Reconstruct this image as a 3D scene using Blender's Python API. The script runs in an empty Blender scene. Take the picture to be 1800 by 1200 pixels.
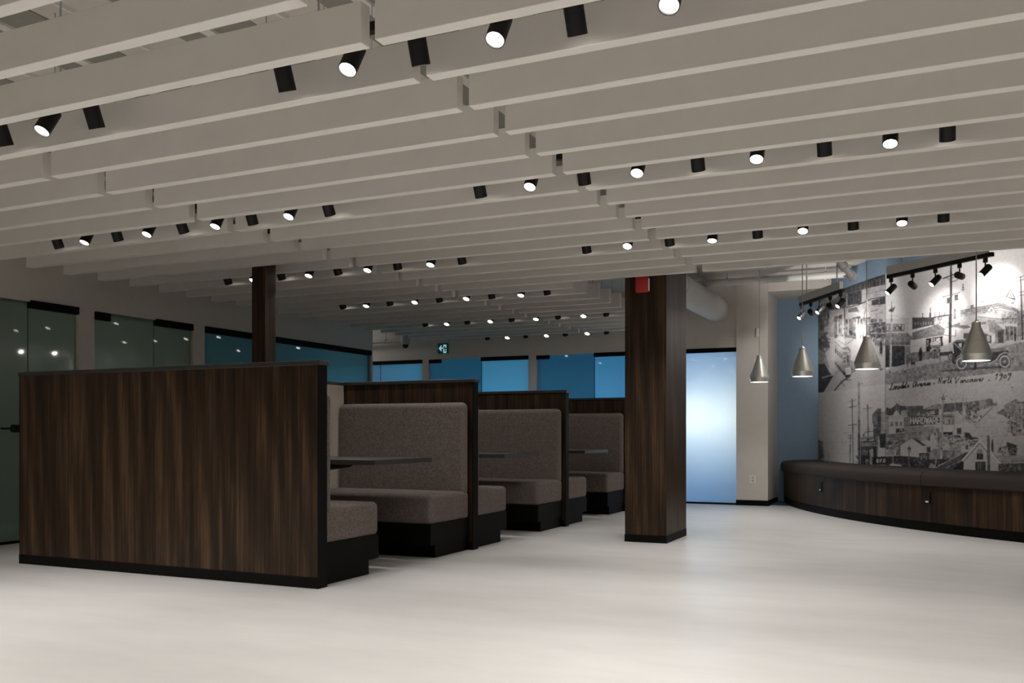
import bpy, bmesh, math, random
import numpy as np
from mathutils import Vector, Matrix, Quaternion

random.seed(7)
C = bpy.context.scene.collection
PI = math.pi
# camera constants
F, CX, HY, CAMH = 1610.0, 900.0, 763.0, 0.93
PSI = math.atan2(740, F)
SN, CS = math.sin(PSI), math.cos(PSI)

# ------------------------------------------------------------------ helpers
class MB:
    def __init__(s): s.v = []; s.f = []; s.sm = []
    def add(s, vs, fs, smooth=False):
        o = len(s.v); s.v += [tuple(v) for v in vs]
        for f in fs: s.f.append([i + o for i in f]); s.sm.append(smooth)
        return s
    def box(s, x0, x1, y0, y1, z0, z1, bev=0.0, seg=1):
        bm = bmesh.new()
        r = bmesh.ops.create_cube(bm, size=1.0)
        for v in r['verts']:
            v.co = ((x0 + x1) / 2 + v.co.x * (x1 - x0), (y0 + y1) / 2 + v.co.y * (y1 - y0), (z0 + z1) / 2 + v.co.z * (z1 - z0))
        if bev > 0:
            bmesh.ops.bevel(bm, geom=list(bm.edges), offset=bev, segments=seg, profile=0.5, affect='EDGES', clamp_overlap=True)
        bm.verts.index_update()
        s.add([v.co[:] for v in bm.verts], [[v.index for v in f.verts] for f in bm.faces], seg > 1)
        bm.free(); return s
    def lathe(s, prof, n=24, M=None, close=False):
        vs = []
        for (r, z) in prof:
            for i in range(n):
                a = 2 * PI * i / n
                vs.append(Vector((r * math.cos(a), r * math.sin(a), z)))
        fs = []
        m = len(prof)
        for j in range(m - 1):
            for i in range(n):
                k = (i + 1) % n
                fs.append([j * n + i, j * n + k, (j + 1) * n + k, (j + 1) * n + i])
        if close:
            fs.append(list(range(n))[::-1]); fs.append([(m - 1) * n + i for i in range(n)])
        if M is not None: vs = [M @ v for v in vs]
        return s.add(vs, fs, True)
    def tube(s, a, b, r, n=12):
        a, b = Vector(a), Vector(b); d = b - a
        M = Matrix.Translation(a) @ d.to_track_quat('Z', 'Y').to_matrix().to_4x4()
        return s.lathe([(r, 0), (r, d.length)], n, M, True)
    def arcprism(s, c, prof, a0, a1, n):
        # closed profile (r,z) swept round c from angle a0 to a1 (degrees)
        m = len(prof); vs = []; fs = []
        for i in range(n + 1):
            a = math.radians(a0 + (a1 - a0) * i / n)
            for r, z in prof: vs.append((c[0] + r * math.cos(a), c[1] + r * math.sin(a), z))
        for i in range(n):
            for j in range(m):
                k = (j + 1) % m
                fs.append([i * m + j, i * m + k, (i + 1) * m + k, (i + 1) * m + j])
        fs.append(list(range(m))); fs.append([n * m + j for j in range(m)][::-1])
        return s.add(vs, fs, False)
    def poly(s, pts, d):
        # flat outline extruded by vector d
        n = len(pts); d = Vector(d)
        vs = [Vector(p) for p in pts] + [Vector(p) + d for p in pts]
        fs = [list(range(n)), list(range(n, 2 * n))[::-1]] + [[i, (i + 1) % n, n + (i + 1) % n, n + i] for i in range(n)]
        return s.add(vs, fs)
    def mesh(s, name, mat, off=(0, 0, 0), fix=True):
        me = bpy.data.meshes.new(name)
        me.from_pydata([(v[0] - off[0], v[1] - off[1], v[2] - off[2]) for v in s.v], [], s.f)
        for p, q in zip(me.polygons, s.sm): p.use_smooth = q
        if fix:
            bm = bmesh.new(); bm.from_mesh(me); bmesh.ops.recalc_face_normals(bm, faces=bm.faces); bm.to_mesh(me); bm.free()
        if any(s.sm):
            try: me.set_sharp_from_angle(angle=math.radians(40))
            except Exception: pass
        me.materials.append(mat); me.update()
        return me

def link(name, me, parent=None, loc=(0, 0, 0)):
    o = bpy.data.objects.new(name, me); C.objects.link(o); o.location = loc
    if parent is not None: o.parent = parent
    return o
def tag(o, label, cat, group=None, kind=None):
    o['label'] = label; o['category'] = cat
    if group: o['group'] = group
    if kind: o['kind'] = kind
    return o
def thing(name, label, cat, loc=(0, 0, 0), group=None, kind=None):
    o = bpy.data.objects.new(name, None); C.objects.link(o); o.location = loc
    o.empty_display_size = 0.1
    return tag(o, label, cat, group, kind)
def part(name, mb, mat, parent, label=None, fix=True):
    """mb in world coordinates; parent chain of unrotated roots"""
    off = Vector((0, 0, 0)); p = parent
    while p is not None: off += p.location; p = p.parent
    o = link(name, mb.mesh(name, mat, off, fix), parent)
    if label: o['label'] = label
    return o
def solo(name, mb, mat, origin, label, cat, group=None, kind=None):
    o = link(name, mb.mesh(name, mat, origin), None, origin)
    return tag(o, label, cat, group, kind)
def struct(name, mb, mat, label=None, parent=None, fix=True):
    o = link(name, mb.mesh(name, mat, (0, 0, 0), fix), parent)
    if parent is None: o['kind'] = 'structure'
    if label: o['label'] = label
    return o

ORD = ['', 'first', 'second', 'third', 'fourth', 'fifth', 'sixth', 'seventh', 'eighth', 'ninth', 'tenth', 'eleventh', 'twelfth', 'thirteenth',
       'fourteenth', 'fifteenth', 'sixteenth', 'seventeenth', 'eighteenth', 'nineteenth', 'twentieth', 'twenty-first', 'twenty-second',
       'twenty-third', 'twenty-fourth', 'twenty-fifth', 'twenty-sixth', 'twenty-seventh', 'twenty-eighth']

# ------------------------------------------------------------------ materials
def newmat(name):
    m = bpy.data.materials.new(name); m.use_nodes = True
    nt = m.node_tree; nt.nodes.clear()
    out = nt.nodes.new('ShaderNodeOutputMaterial')
    return m, nt, out
def N(nt, t, **kw):
    n = nt.nodes.new(t)
    for k, v in kw.items():
        if k.startswith('i_'): n.inputs[k[2:].replace('_', ' ')].default_value = v
        else: setattr(n, k, v)
    return n
def col4(c): return (c[0], c[1], c[2], 1)
def plain(name, c, rough=0.5, metal=0.0, var=0.06, scale=12.0, spec=0.5, bump=0.0, bscale=200.0):
    m, nt, out = newmat(name)
    b = N(nt, 'ShaderNodeBsdfPrincipled'); b.inputs['Roughness'].default_value = rough; b.inputs['Metallic'].default_value = metal
    b.inputs['Specular IOR Level'].default_value = spec
    tc = N(nt, 'ShaderNodeTexCoord'); no = N(nt, 'ShaderNodeTexNoise'); no.inputs['Scale'].default_value = scale; no.inputs['Detail'].default_value = 4
    nt.links.new(tc.outputs['Object'], no.inputs['Vector'])
    r = N(nt, 'ShaderNodeValToRGB')
    r.color_ramp.elements[0].position = 0.3; r.color_ramp.elements[1].position = 0.7
    r.color_ramp.elements[0].color = col4([x * (1 - var) for x in c]); r.color_ramp.elements[1].color = col4([min(1, x * (1 + var)) for x in c])
    nt.links.new(no.outputs['Fac'], r.inputs['Fac']); nt.links.new(r.outputs['Color'], b.inputs['Base Color'])
    if bump > 0:
        n2 = N(nt, 'ShaderNodeTexNoise'); n2.inputs['Scale'].default_value = bscale; n2.inputs['Detail'].default_value = 2
        nt.links.new(tc.outputs['Object'], n2.inputs['Vector'])
        bu = N(nt, 'ShaderNodeBump'); bu.inputs['Strength'].default_value = bump; bu.inputs['Distance'].default_value = 0.002
        nt.links.new(n2.outputs['Fac'], bu.inputs['Height']); nt.links.new(bu.outputs['Normal'], b.inputs['Normal'])
    nt.links.new(b.outputs[0], out.inputs[0])
    return m
def emit(name, c, s):
    m, nt, out = newmat(name)
    e = N(nt, 'ShaderNodeEmission'); e.inputs[0].default_value = col4(c); e.inputs[1].default_value = s
    nt.links.new(e.outputs[0], out.inputs[0]); return m
def wood(name, dark, mid, light, rough=0.42):
    m, nt, out = newmat(name)
    b = N(nt, 'ShaderNodeBsdfPrincipled'); b.inputs['Roughness'].default_value = rough
    b.inputs['Specular IOR Level'].default_value = 0.22
    tc = N(nt, 'ShaderNodeTexCoord')
    def layer(scale, detail, dist, rough=0.55):
        mp = N(nt, 'ShaderNodeMapping'); mp.inputs['Scale'].default_value = scale
        nt.links.new(tc.outputs['Object'], mp.inputs['Vector'])
        n = N(nt, 'ShaderNodeTexNoise'); n.inputs['Scale'].default_value = 1.0; n.inputs['Detail'].default_value = detail
        n.inputs['Distortion'].default_value = dist; n.inputs['Roughness'].default_value = rough
        nt.links.new(mp.outputs[0], n.inputs['Vector']); return n.outputs['Fac']
    def mix(a, b, w):
        k = N(nt, 'ShaderNodeMath', operation='MULTIPLY_ADD'); k.inputs[1].default_value = w
        nt.links.new(a, k.inputs[0])
        if b is None: k.inputs[2].default_value = 0
        else: nt.links.new(b, k.inputs[2])
        return k.outputs[0]
    acc = mix(layer((15, 15, 0.22), 6, 0.5, 0.62), None, 0.38)           # broad figure bands
    acc = mix(layer((80, 80, 1.3), 5, 1.2), acc, 0.32)             # grain
    acc = mix(layer((420, 420, 7.0), 2, 0.2), acc, 0.22)           # pores
    mp3 = N(nt, 'ShaderNodeMapping'); mp3.inputs['Scale'].default_value = (3.2, 3.2, 0.42)
    nt.links.new(tc.outputs['Object'], mp3.inputs['Vector'])
    w = N(nt, 'ShaderNodeTexWave'); w.wave_type = 'BANDS'; w.bands_direction = 'DIAGONAL'
    w.inputs['Scale'].default_value = 1.1; w.inputs['Distortion'].default_value = 10.0; w.inputs['Detail'].default_value = 3; w.inputs['Detail Scale'].default_value = 0.7
    nt.links.new(mp3.outputs[0], w.inputs['Vector'])
    acc = mix(w.outputs['Fac'], acc, 0.07)                          # cathedral lines
    r = N(nt, 'ShaderNodeValToRGB')
    e = r.color_ramp.elements; e[0].position = 0.38; e[0].color = col4(dark); e[1].position = 0.63; e[1].color = col4(light)
    k = e.new(0.5); k.color = col4(mid)
    nt.links.new(acc, r.inputs['Fac']); nt.links.new(r.outputs['Color'], b.inputs['Base Color'])
    nt.links.new(b.outputs[0], out.inputs[0]); return m
def frosted(name, tint, gloss_rough=0.03, ior=1.5):
    m, nt, out = newmat(name)
    t = N(nt, 'ShaderNodeBsdfTranslucent'); 
    tc = N(nt, 'ShaderNodeTexCoord'); no = N(nt, 'ShaderNodeTexNoise'); no.inputs['Scale'].default_value = 60
    nt.links.new(tc.outputs['Object'], no.inputs['Vector'])
    r = N(nt, 'ShaderNodeValToRGB'); r.color_ramp.elements[0].color = col4([x * .97 for x in tint]); r.color_ramp.elements[1].color = col4(tint)
    nt.links.new(no.outputs['Fac'], r.inputs['Fac']); nt.links.new(r.outputs[0], t.inputs['Color'])
    d = N(nt, 'ShaderNodeBsdfDiffuse'); d.inputs['Color'].default_value = col4([x * 0.12 for x in tint])
    ad = N(nt, 'ShaderNodeAddShader'); nt.links.new(t.outputs[0], ad.inputs[0]); nt.links.new(d.outputs[0], ad.inputs[1])
    g = N(nt, 'ShaderNodeBsdfGlossy'); g.inputs['Roughness'].default_value = gloss_rough
    fr = N(nt, 'ShaderNodeFresnel'); fr.inputs['IOR'].default_value = ior
    mx = N(nt, 'ShaderNodeMixShader')
    nt.links.new(fr.outputs[0], mx.inputs[0]); nt.links.new(ad.outputs[0], mx.inputs[1]); nt.links.new(g.outputs[0], mx.inputs[2])
    nt.links.new(mx.outputs[0], out.inputs[0]); return m

M_baffle = plain('baffle_felt', (0.69, 0.655, 0.61), 0.85, var=0.02, scale=8, spec=0.15, bump=0.15, bscale=400)
M_wall = plain('wall_paint', (0.60, 0.555, 0.50), 0.8, var=0.02, spec=0.2)
M_white = plain('white_paint', (0.72, 0.70, 0.66), 0.5, var=0.02)
M_pipe = plain('pipe_paint', (0.46, 0.45, 0.425), 0.55, var=0.03)
M_blue = plain('blue_wall_paint', (0.19, 0.26, 0.34), 0.8, var=0.03, spec=0.2)
M_black = plain('black_laminate', (0.0042, 0.0040, 0.0038), 0.55, var=0.1, scale=30, spec=0.08)
M_blackm = plain('black_metal', (0.005, 0.005, 0.005), 0.5, var=0.1, scale=30, spec=0.3)
M_cap = plain('charcoal_cap', (0.022, 0.021, 0.020), 0.45, var=0.1)
M_wood = wood('walnut', (0.0080, 0.0040, 0.0018), (0.0245, 0.0130, 0.0062), (0.086, 0.047, 0.0235))
M_fabric = plain('brown_grey_wool', (0.160, 0.131, 0.118), 0.95, var=0.38, scale=110, spec=0.1, bump=0.35, bscale=500)
M_cush = plain('grey_brown_vinyl', (0.034, 0.028, 0.025), 0.75, var=0.10, scale=200, spec=0.2, bump=0.2, bscale=400)
M_cream = plain('cream_panel', (0.70, 0.64, 0.56), 0.6, var=0.02)
M_table = plain('table_top', (0.030, 0.029, 0.028), 0.45, var=0.08, scale=80, spec=0.35)
M_metal = plain('champagne_metal', (0.70, 0.69, 0.64), 0.40, 0.85, var=0.05, scale=30)
M_grey = plain('grey_plastic', (0.42, 0.42, 0.42), 0.5, var=0.03)
M_red = plain('red_plastic', (0.42, 0.022, 0.018), 0.4, var=0.05)
M_lens = emit('lamp_lens', (1.0, 0.93, 0.84), 14.0)
M_pend = emit('pendant_diffuser', (1.0, 0.94, 0.86), 5.0)
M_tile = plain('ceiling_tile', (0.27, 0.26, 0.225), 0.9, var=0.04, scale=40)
M_glassL = frosted('frosted_glass_teal', (0.37, 0.43, 0.39))
M_glassT = frosted('frosted_glass_bluish', (0.25, 0.44, 0.50))
M_glassB = frosted('frosted_glass_blue', (0.66, 0.83, 0.90))
M_glassD = frosted('frosted_glass_deep', (0.33, 0.49, 0.55))
M_off = plain('office_paint', (0.30, 0.38, 0.45), 0.9, var=0.02)

# floor: pale resilient sheet, soft mottling
m, nt, out = newmat('floor_vinyl'); M_floor = m
b = N(nt, 'ShaderNodeBsdfPrincipled'); b.inputs['Roughness'].default_value = 0.33; b.inputs['Specular IOR Level'].default_value = 0.45
tc = N(nt, 'ShaderNodeTexCoord')
n1 = N(nt, 'ShaderNodeTexNoise'); n1.inputs['Scale'].default_value = 1.3; n1.inputs['Detail'].default_value = 7; n1.inputs['Roughness'].default_value = 0.6
mp = N(nt, 'ShaderNodeMapping'); mp.inputs['Scale'].default_value = (1, 3.0, 1)
nt.links.new(tc.outputs['Object'], mp.inputs[0]); nt.links.new(mp.outputs[0], n1.inputs['Vector'])
r = N(nt, 'ShaderNodeValToRGB'); r.color_ramp.elements[0].position = 0.3; r.color_ramp.elements[1].position = 0.72
r.color_ramp.elements[0].color = (0.60, 0.588, 0.572, 1); r.color_ramp.elements[1].color = (0.68, 0.667, 0.65, 1)
nt.links.new(n1.outputs['Fac'], r.inputs['Fac']); nt.links.new(r.outputs[0], b.inputs['Base Color'])
n2 = N(nt, 'ShaderNodeTexNoise'); n2.inputs['Scale'].default_value = 6; n2.inputs['Detail'].default_value = 5
nt.links.new(tc.outputs['Object'], n2.inputs['Vector'])
mr = N(nt, 'ShaderNodeMapRange'); mr.inputs['To Min'].default_value = 0.30; mr.inputs['To Max'].default_value = 0.42
nt.links.new(n2.outputs['Fac'], mr.inputs['Value']); nt.links.new(mr.outputs[0], b.inputs['Roughness'])
nt.links.new(b.outputs[0], out.inputs[0])

# ------------------------------------------------------------------ room shell
ZC = 2.91                       # underside of the deck
XL, YB, YP = -7.11, 12.2, 12.17
HZ = 2.08                       # head of the glazed openings
DC, DR = (5.0, 14.55), 6.6      # drum wall: centre and radius
struct('floor', MB().box(-10.6, 5.2, -3.6, 15.2, -0.1, 0.0), M_floor)
ceil = struct('ceiling', MB().box(-10.6, 5.2, -3.6, 15.2, ZC, ZC + 0.12), M_wall)
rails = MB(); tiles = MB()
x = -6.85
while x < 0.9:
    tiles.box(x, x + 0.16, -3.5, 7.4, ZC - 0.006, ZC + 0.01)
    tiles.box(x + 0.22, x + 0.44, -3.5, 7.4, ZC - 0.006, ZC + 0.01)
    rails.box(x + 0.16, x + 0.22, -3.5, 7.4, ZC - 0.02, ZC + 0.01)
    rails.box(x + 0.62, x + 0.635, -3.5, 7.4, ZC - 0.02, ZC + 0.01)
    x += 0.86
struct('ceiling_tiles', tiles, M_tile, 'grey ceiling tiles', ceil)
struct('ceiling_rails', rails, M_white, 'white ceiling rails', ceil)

wt = 0.12
# left wall with three glazed openings
wl = MB()
wl.box(XL - wt, XL, -3.6, 10.81, HZ, ZC)
wl.box(XL - wt, XL, -3.6, 4.25, 0, HZ)
wl.box(XL - wt, XL, 5.963, 6.139, 0, HZ); wl.box(XL - wt, XL, 7.39, 7.564, 0, HZ)
wl.box(XL - wt, XL, 10.77, 10.81, 0, HZ)
struct('wall_left', wl, M_wall)
cw = MB(); cw.box(-10.5, XL - wt, 10.69, 10.81, 0, ZC); cw.box(-10.5, -10.38, 10.69, YB, 0, ZC)
struct('wall_corridor', cw, M_wall)
# back wall
wb = MB()
wb.box(-10.5, -1.95, YB, YB + wt, HZ - 0.01, ZC)
for a, c in ((-10.5, -8.8), (-7.126, -7.006), (-5.343, -5.218), (-3.56, -3.44)): wb.box(a, c, YB, YB + wt, 0, HZ - 0.01)
struct('wall_back', wb, M_wall)
wp = MB(); wp.box(-2.35, -1.945, YP, 13.0, 0, ZC)
struct('wall_pier', wp, M_wall)
struct('wall_blue', MB().box(-1.945, -1.38, 12.95, 13.05, 0, ZC), M_blue)
struct('trim_1', MB().box(-1.945, -1.0, YP + 0.03, 12.95, 2.78, ZC), M_wall, 'bulkhead over the blue wall')
struct('wall_right', MB().box(4.2, 4.32, -3.6, 8.2, 0, ZC), M_wall)
struct('wall_rear', MB().box(-7.2, 4.3, -3.6, -3.48, 0, ZC), M_wall)
# drum wall
wd = MB(); wd.arcprism(DC, [(DR - 0.12, 0), (DR, 0), (DR, ZC), (DR - 0.12, ZC)], 186, 264, 80)
dw = struct('wall_drum', wd, M_blue)
# baseboards
bb = MB(); bb.box(-2.352, -1.945, YP - 0.012, YP, 0, 0.07); bb.box(-1.945, -1.933, YP - 0.012, 12.95, 0, 0.07)
struct('baseboard_back', bb, M_black)
bl = MB(); bl.box(XL, XL + 0.012, -3.4, 4.25, 0, 0.07); bl.box(XL, XL + 0.012, 5.963, 6.139, 0, 0.02); bl.box(XL, XL + 0.012, 7.39, 7.564, 0, 0.07)
struct('baseboard_left', bl, M_black)

# glazed openings. each pane a part, header rail a part
def opening_back(name, x0, x1, glass, header=True, patch=None, sill=True):
    y0 = YB + 0.03
    o = struct(name, MB().box(x0 + 0.004, x1 - 0.004, y0, y0 + 0.012, 0.022, HZ - 0.012), glass)
    if header: struct('header_rail', MB().box(x0, x1, YB - 0.012, YB + 0.05, HZ - 0.06, HZ - 0.005), M_black, None, o)
    if patch: struct('patch_fitting', MB().box(patch[0], patch[1], YB - 0.008, YB + 0.05, HZ - 0.065, HZ - 0.012), M_black, None, o)
    if sill: struct('sill_rail', MB().box(x0, x1, YB - 0.005, YB + 0.05, 0.0, 0.022), M_black, None, o)
    return o
opening_back('window_1', -8.8, -7.90, M_glassB)
opening_back('door_1', -7.895, -7.126, M_glassB)
opening_back('window_2', -7.006, -6.122, M_glassD, False, (-7.006, -6.80))
opening_back('door_2', -6.116, -5.343, M_glassB)
opening_back('window_3', -5.218, -4.340, M_glassD, False, (-5.218, -5.022))
opening_back('door_3', -4.336, -3.56, M_glassB)
opening_back('door_4', -3.44, -2.35, M_glassB)
def opening_left(name, y0, y1, glass, header=True, patch=None):
    xx = XL - 0.03
    o = struct(name, MB().box(xx - 0.012, xx, y0 + 0.003, y1 - 0.003, 0.02, HZ - 0.002), glass)
    if header: struct('header_rail', MB().box(XL - 0.05, XL + 0.012, y0, y1, HZ - 0.055, HZ + 0.012), M_black, None, o)
    if patch: struct('patch_fitting', MB().box(XL - 0.05, XL + 0.008, patch[0], patch[1], HZ - 0.075, HZ - 0.008), M_black, None, o)
    struct('sill_rail', MB().box(XL - 0.05, XL + 0.004, y0, y1, 0, 0.02), M_black, None, o)
    return o
opening_left('window_4', 4.25, 5.466, M_glassL, False)
d5 = opening_left('door_5', 5.470, 5.963, M_glassL)
opening_left('window_5', 6.139, 6.880, M_glassL, False, (6.139, 6.321))
opening_left('door_6', 6.884, 7.39, M_glassL)
opening_left('window_6', 7.564, 10.77, M_glassT)
h = MB(); h.tube((XL - 0.03, 5.52, 0.98), (XL + 0.035, 5.52, 0.98), 0.026, 20); h.box(XL + 0.015, XL + 0.06, 5.26, 5.55, 0.945, 1.012, 0.018, 4)
h.tube((XL + 0.035, 5.17, 0.978), (XL + 0.035, 5.28, 0.978), 0.008)
struct('lever_handle', h, M_blackm, 'black lever handle on the glass door', d5)

# rooms behind the glass
ro = MB(); ro.box(-10.5, -1.2, 15.0, 15.1, 0, ZC); ro.box(-10.5, -10.4, YB + wt, 15.0, 0, ZC)
struct('wall_office_back', ro, M_off)
ro2 = MB(); ro2.box(-10.5, -10.4, -3.6, 10.69, 0, ZC)
struct('wall_office_left', ro2, M_off)
struct('office_light_screen', MB().box(-3.535, -3.465, YB + wt, 15.0, 0, ZC), M_off)  # added unseen screen, keeps the door's fill lamp off the next pane
struct('office_bounce_damper', MB().box(-10.4, -1.2, YB + wt + 0.01, 15.0, 0.0, 0.008), plain('dark_bounce_damper', (0.03, 0.05, 0.085), 0.95, var=0.1, scale=60))  # added unseen dark sheet, cuts warm bounce onto the door glass

# ------------------------------------------------------------------ ceiling baffles
P_, TH, ZB, BH, Y0 = 0.348, 0.055, 2.275, 0.145, 2.642
def baffle_meshes(L):
    me = MB().box(-L / 2, L / 2, 0, TH, 0, BH, 0.002).mesh('ceiling_baffle', M_baffle)
    wr = MB().tube((0, TH / 2, BH - 0.004), (0, TH / 2, ZC - ZB), 0.0022, 6).mesh('hanger_wire', M_grey)
    return me, wr, L
def baffle(ms, xc, k, label, grp):
    me, wr, L = ms
    o = link('ceiling_baffle', me, None, (xc, Y0 + P_ * k, ZB)); tag(o, label, 'ceiling baffle', grp)
    for sx in (-0.32, 0.32): link('hanger_wire', wr, o, (sx * L, 0, 0))
full, half = baffle_meshes(2.40), baffle_meshes(1.185)
for i, k in enumerate(range(2, 26)):
    baffle(full, -5.45, k, f'white ceiling baffle, {ORD[i+1]} from the front in the section along the left glass wall', 'baffles along the left glass wall')
for i, k in enumerate(range(-2, 26)):
    if k <= 14: baffle(full, -2.985, k, f'long white ceiling baffle, {ORD[i+1]} from the front in the middle section above the booths', 'long baffles of the middle section')
    else: baffle(half, -3.5925, k, f'short white ceiling baffle behind the wooden column, {ORD[k-14]} after the long ones', 'short baffles of the middle section')
for i, k in enumerate(range(0, 15)):
    baffle(full, -0.53, k, f'white ceiling baffle, {ORD[i+1]} from the front in the section right of the column', 'baffles right of the column')

# ------------------------------------------------------------------ spotlights
def aim(o, d): 
    o.rotation_mode = 'QUATERNION'; o.rotation_quaternion = Vector(d).to_track_quat('-Z', 'Y')
def spotdata(name, power, size, blend, rad, c=(1.0, 0.965, 0.925)):
    l = bpy.data.lights.new(name, 'SPOT'); l.energy = power; l.spot_size = math.radians(size); l.spot_blend = blend
    l.shadow_soft_size = rad; l.color = c; return l
LC = {k: spotdata('can_beam', p, 80, 1.0, 0.03) for k, p in dict(N=50, A=34, B=21, C=27, D=11, E=6.5, F=3, RB=23, RC=18, BL=13, CL=15, DL=7, RX=58).items()}
def lamp(data, parent, loc, d=None):
    o = bpy.data.objects.new(data.name, data); C.objects.link(o); o.location = loc
    if parent is not None: o.parent = parent
    if d is not None: aim(o, d)
    return o
CR, CL = 0.0345, 0.125
can_me = MB().lathe([(0.0, 0.030), (CR - 0.004, 0.030), (CR, 0.026), (CR, -0.095), (CR - 0.003, -0.095), (CR - 0.004, -0.080), (0, -0.080)], 28).mesh('housing', M_blackm)
lens_me = MB().lathe([(0.0, -0.0895), (0.016, -0.0905), (0.030, -0.089), (0.0305, -0.086), (0.0, -0.086)], 24).mesh('lens', M_lens)
stem_me = MB().tube((0, 0, 0.022), (0, 0, 0.044), 0.007).mesh('stem', M_blackm)
adap_me = MB().box(-0.035, 0.035, -0.014, 0.014, 0.034, 0.052, 0.003).mesh('adapter', M_blackm)
ZT = 2.385
def can(x, y, d, label, grp, ld):
    t = thing('spotlight', label, 'spotlight', (x, y, 2.342 if d[1] < 0 else 2.352), grp)
    hs = link('housing', can_me, t); aim(hs, d)
    link('lens', lens_me, hs); lamp(ld, hs, (0, 0, -0.099))
    link('stem', stem_me, t); link('adapter', adap_me, t)
def trk(x0, x1, y, label, grp):
    t = thing('light_track', label, 'light track', ((x0 + x1) / 2, y, ZT + 0.018), grp)
    part('rail', MB().box(x0, x1, y - 0.017, y + 0.017, ZT + 0.0185, ZT + 0.052), M_blackm, t)
    for q in (0.12, 0.88):
        xx = x0 + (x1 - x0) * q
        part('hanger_rod', MB().tube((xx, y, ZT + 0.05), (xx, y, ZC), 0.004, 8), M_grey, t)
YT = [2.642 + .348 * (5 * i + .57) for i in range(6)]
rowname = ['nearest', 'second', 'third', 'fourth', 'fifth', 'farthest']
tilt_fix = {}
def tdir(lit, deg, yaw=0):
    a = math.radians(deg); s = -1 if lit else 1
    return (math.sin(yaw) * math.sin(a), s * math.cos(yaw) * math.sin(a), -math.cos(a))
for r_ in range(6):
    y = YT[r_]
    trk(-5.83, -3.18, y, f'black light track over the booths, {rowname[r_]} from the front', 'light tracks over the booths')
    for i in range(9):
        lit = (i % 2 == 1); xx = -5.68 + .2938 * i + (0.03 if lit else -0.02) + (0.035 if r_ == 0 else 0)
        dg = (30 if lit else 26) + random.uniform(-4, 4)
        ld = LC['ABCDEF'[r_]] if i > 3 or r_ not in (1, 2, 3) else LC['BCD'[r_ - 1] + 'L']
        if r_ == 0 and i < 6: lamp(ld, None, (xx, y, 2.25), tdir(lit, dg)); continue
        if r_ == 5 and i > 6: lamp(ld, None, (xx, y, 2.25), tdir(lit, dg)); continue
        can(xx, y, tdir(lit, dg), f'{"lit spotlight facing the viewer" if lit else "dark spotlight facing away"}, {ORD[i+1]} from left on the {rowname[r_]} track over booths', f'spotlights on the {rowname[r_]} booth track', ld)
rn3 = ['nearest', 'middle', 'farthest']
for r_ in range(3):
    y = YT[r_]
    trk(-2.43, 0.24, y, f'black light track right of the booths, {rn3[r_]} of three', 'light tracks right of the booths')
    for i in range(9):
        lit = (i % 2 == 1); xx = -2.31 + .300 * i + (0.032 if lit else -0.005) + (0.032 if r_ == 0 else {2: .022, 4: .033, 6: .043, 8: -.025}.get(i, 0))
        dg = (31 if lit else 25) + random.uniform(-4, 4)
        if (r_, i) in ((2, 3), ): dg = 22
        if (r_, i) in ((2, 7), (1, 7)): dg = 27
        ld = LC['RX'] if r_ == 2 and i < 4 else LC[('A', 'RB', 'RC')[r_]]
        if r_ == 0 and i > 5: lamp(ld, None, (xx, y, 2.25), tdir(lit, dg)); continue
        can(xx, y, tdir(lit, dg), f'{"lit spotlight facing the viewer" if lit else "dark spotlight facing away"}, {ORD[i+1]} from left on the {rn3[r_]} track beyond booths', f'spotlights on the {rn3[r_]} right track', ld)
# lamps of the tracks that carry on over and behind the camera and to the right, outside the frame
for y in (YT[0] - 1.74, YT[0] - 3.48):
    for x0 in (-5.68, -2.31, 1.1):
        for i in range(9): lamp(LC['N'], None, (x0 + .3 * i, y, 2.26), tdir(i % 2 == 1, 33))
for r_ in range(3):
    for i in range(9): lamp(LC[('A', 'RB', 'RC')[r_]], None, (1.1 + .3 * i, YT[r_], 2.26), tdir(i % 2 == 1, 33))

# ------------------------------------------------------------------ booths
PX0, PX1, PTH, PT = -5.985, -3.357, 0.088, 1.376
PY = [4.516 + 2.04 * i for i in range(4)]
pos = ['closest to the viewer, with the wide bare front', 'second from the front', 'third from the front', 'farthest, beside the wooden column']
for i, y in enumerate(PY):
    t = thing('booth_divider', f'walnut booth divider with black cap, {pos[i]}', 'divider', ((PX0 + PX1) / 2, y + PTH / 2, 0), 'walnut booth dividers')
    part('panel', MB().box(PX0 + 0.004, PX1 - 0.006, y + 0.002, y + PTH - 0.002, 0.066, PT - 0.026), M_wood, t)
    part('cap', MB().box(PX0 - 0.006, PX1 + 0.012, y - 0.008, y + PTH + 0.008, PT - 0.028, PT, 0.003), M_cap, t, 'black top cap')
    part('end_trim', MB().box(PX1 - 0.006, PX1, y, y + PTH, 0.066, PT - 0.028), M_black, t, 'black end strip')
    part('end_trim', MB().box(PX0, PX0 + 0.004, y, y + PTH, 0.066, PT - 0.028), M_black, t, 'black end strip')
    part('base', MB().box(PX0, PX1, y - 0.003, y + PTH + 0.003, 0, 0.066), M_black, t, 'black base')
SX0, SX1 = -4.745, -4.60
for i in range(3):
    y0, y1 = PY[i] + PTH + 0.0085, PY[i + 1] - 0.0085
    w_ = ['first', 'middle', 'last'][i]
    t = thing('booth_end_panel', f'cream end panel with black cap closing the {w_} booth', 'panel', ((SX0 + SX1) / 2, (y0 + y1) / 2, 0), 'cream booth end panels')
    part('panel', MB().box(SX0, SX1, y0, y1, 0.0, PT - 0.028), M_cream, t)
    part('cap', MB().box(SX0 - 0.005, SX1 + 0.008, y0, y1, PT - 0.028, PT - 0.001, 0.003), M_cap, t, 'black top cap')
BX0, BX1 = -4.595, -3.388
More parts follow.
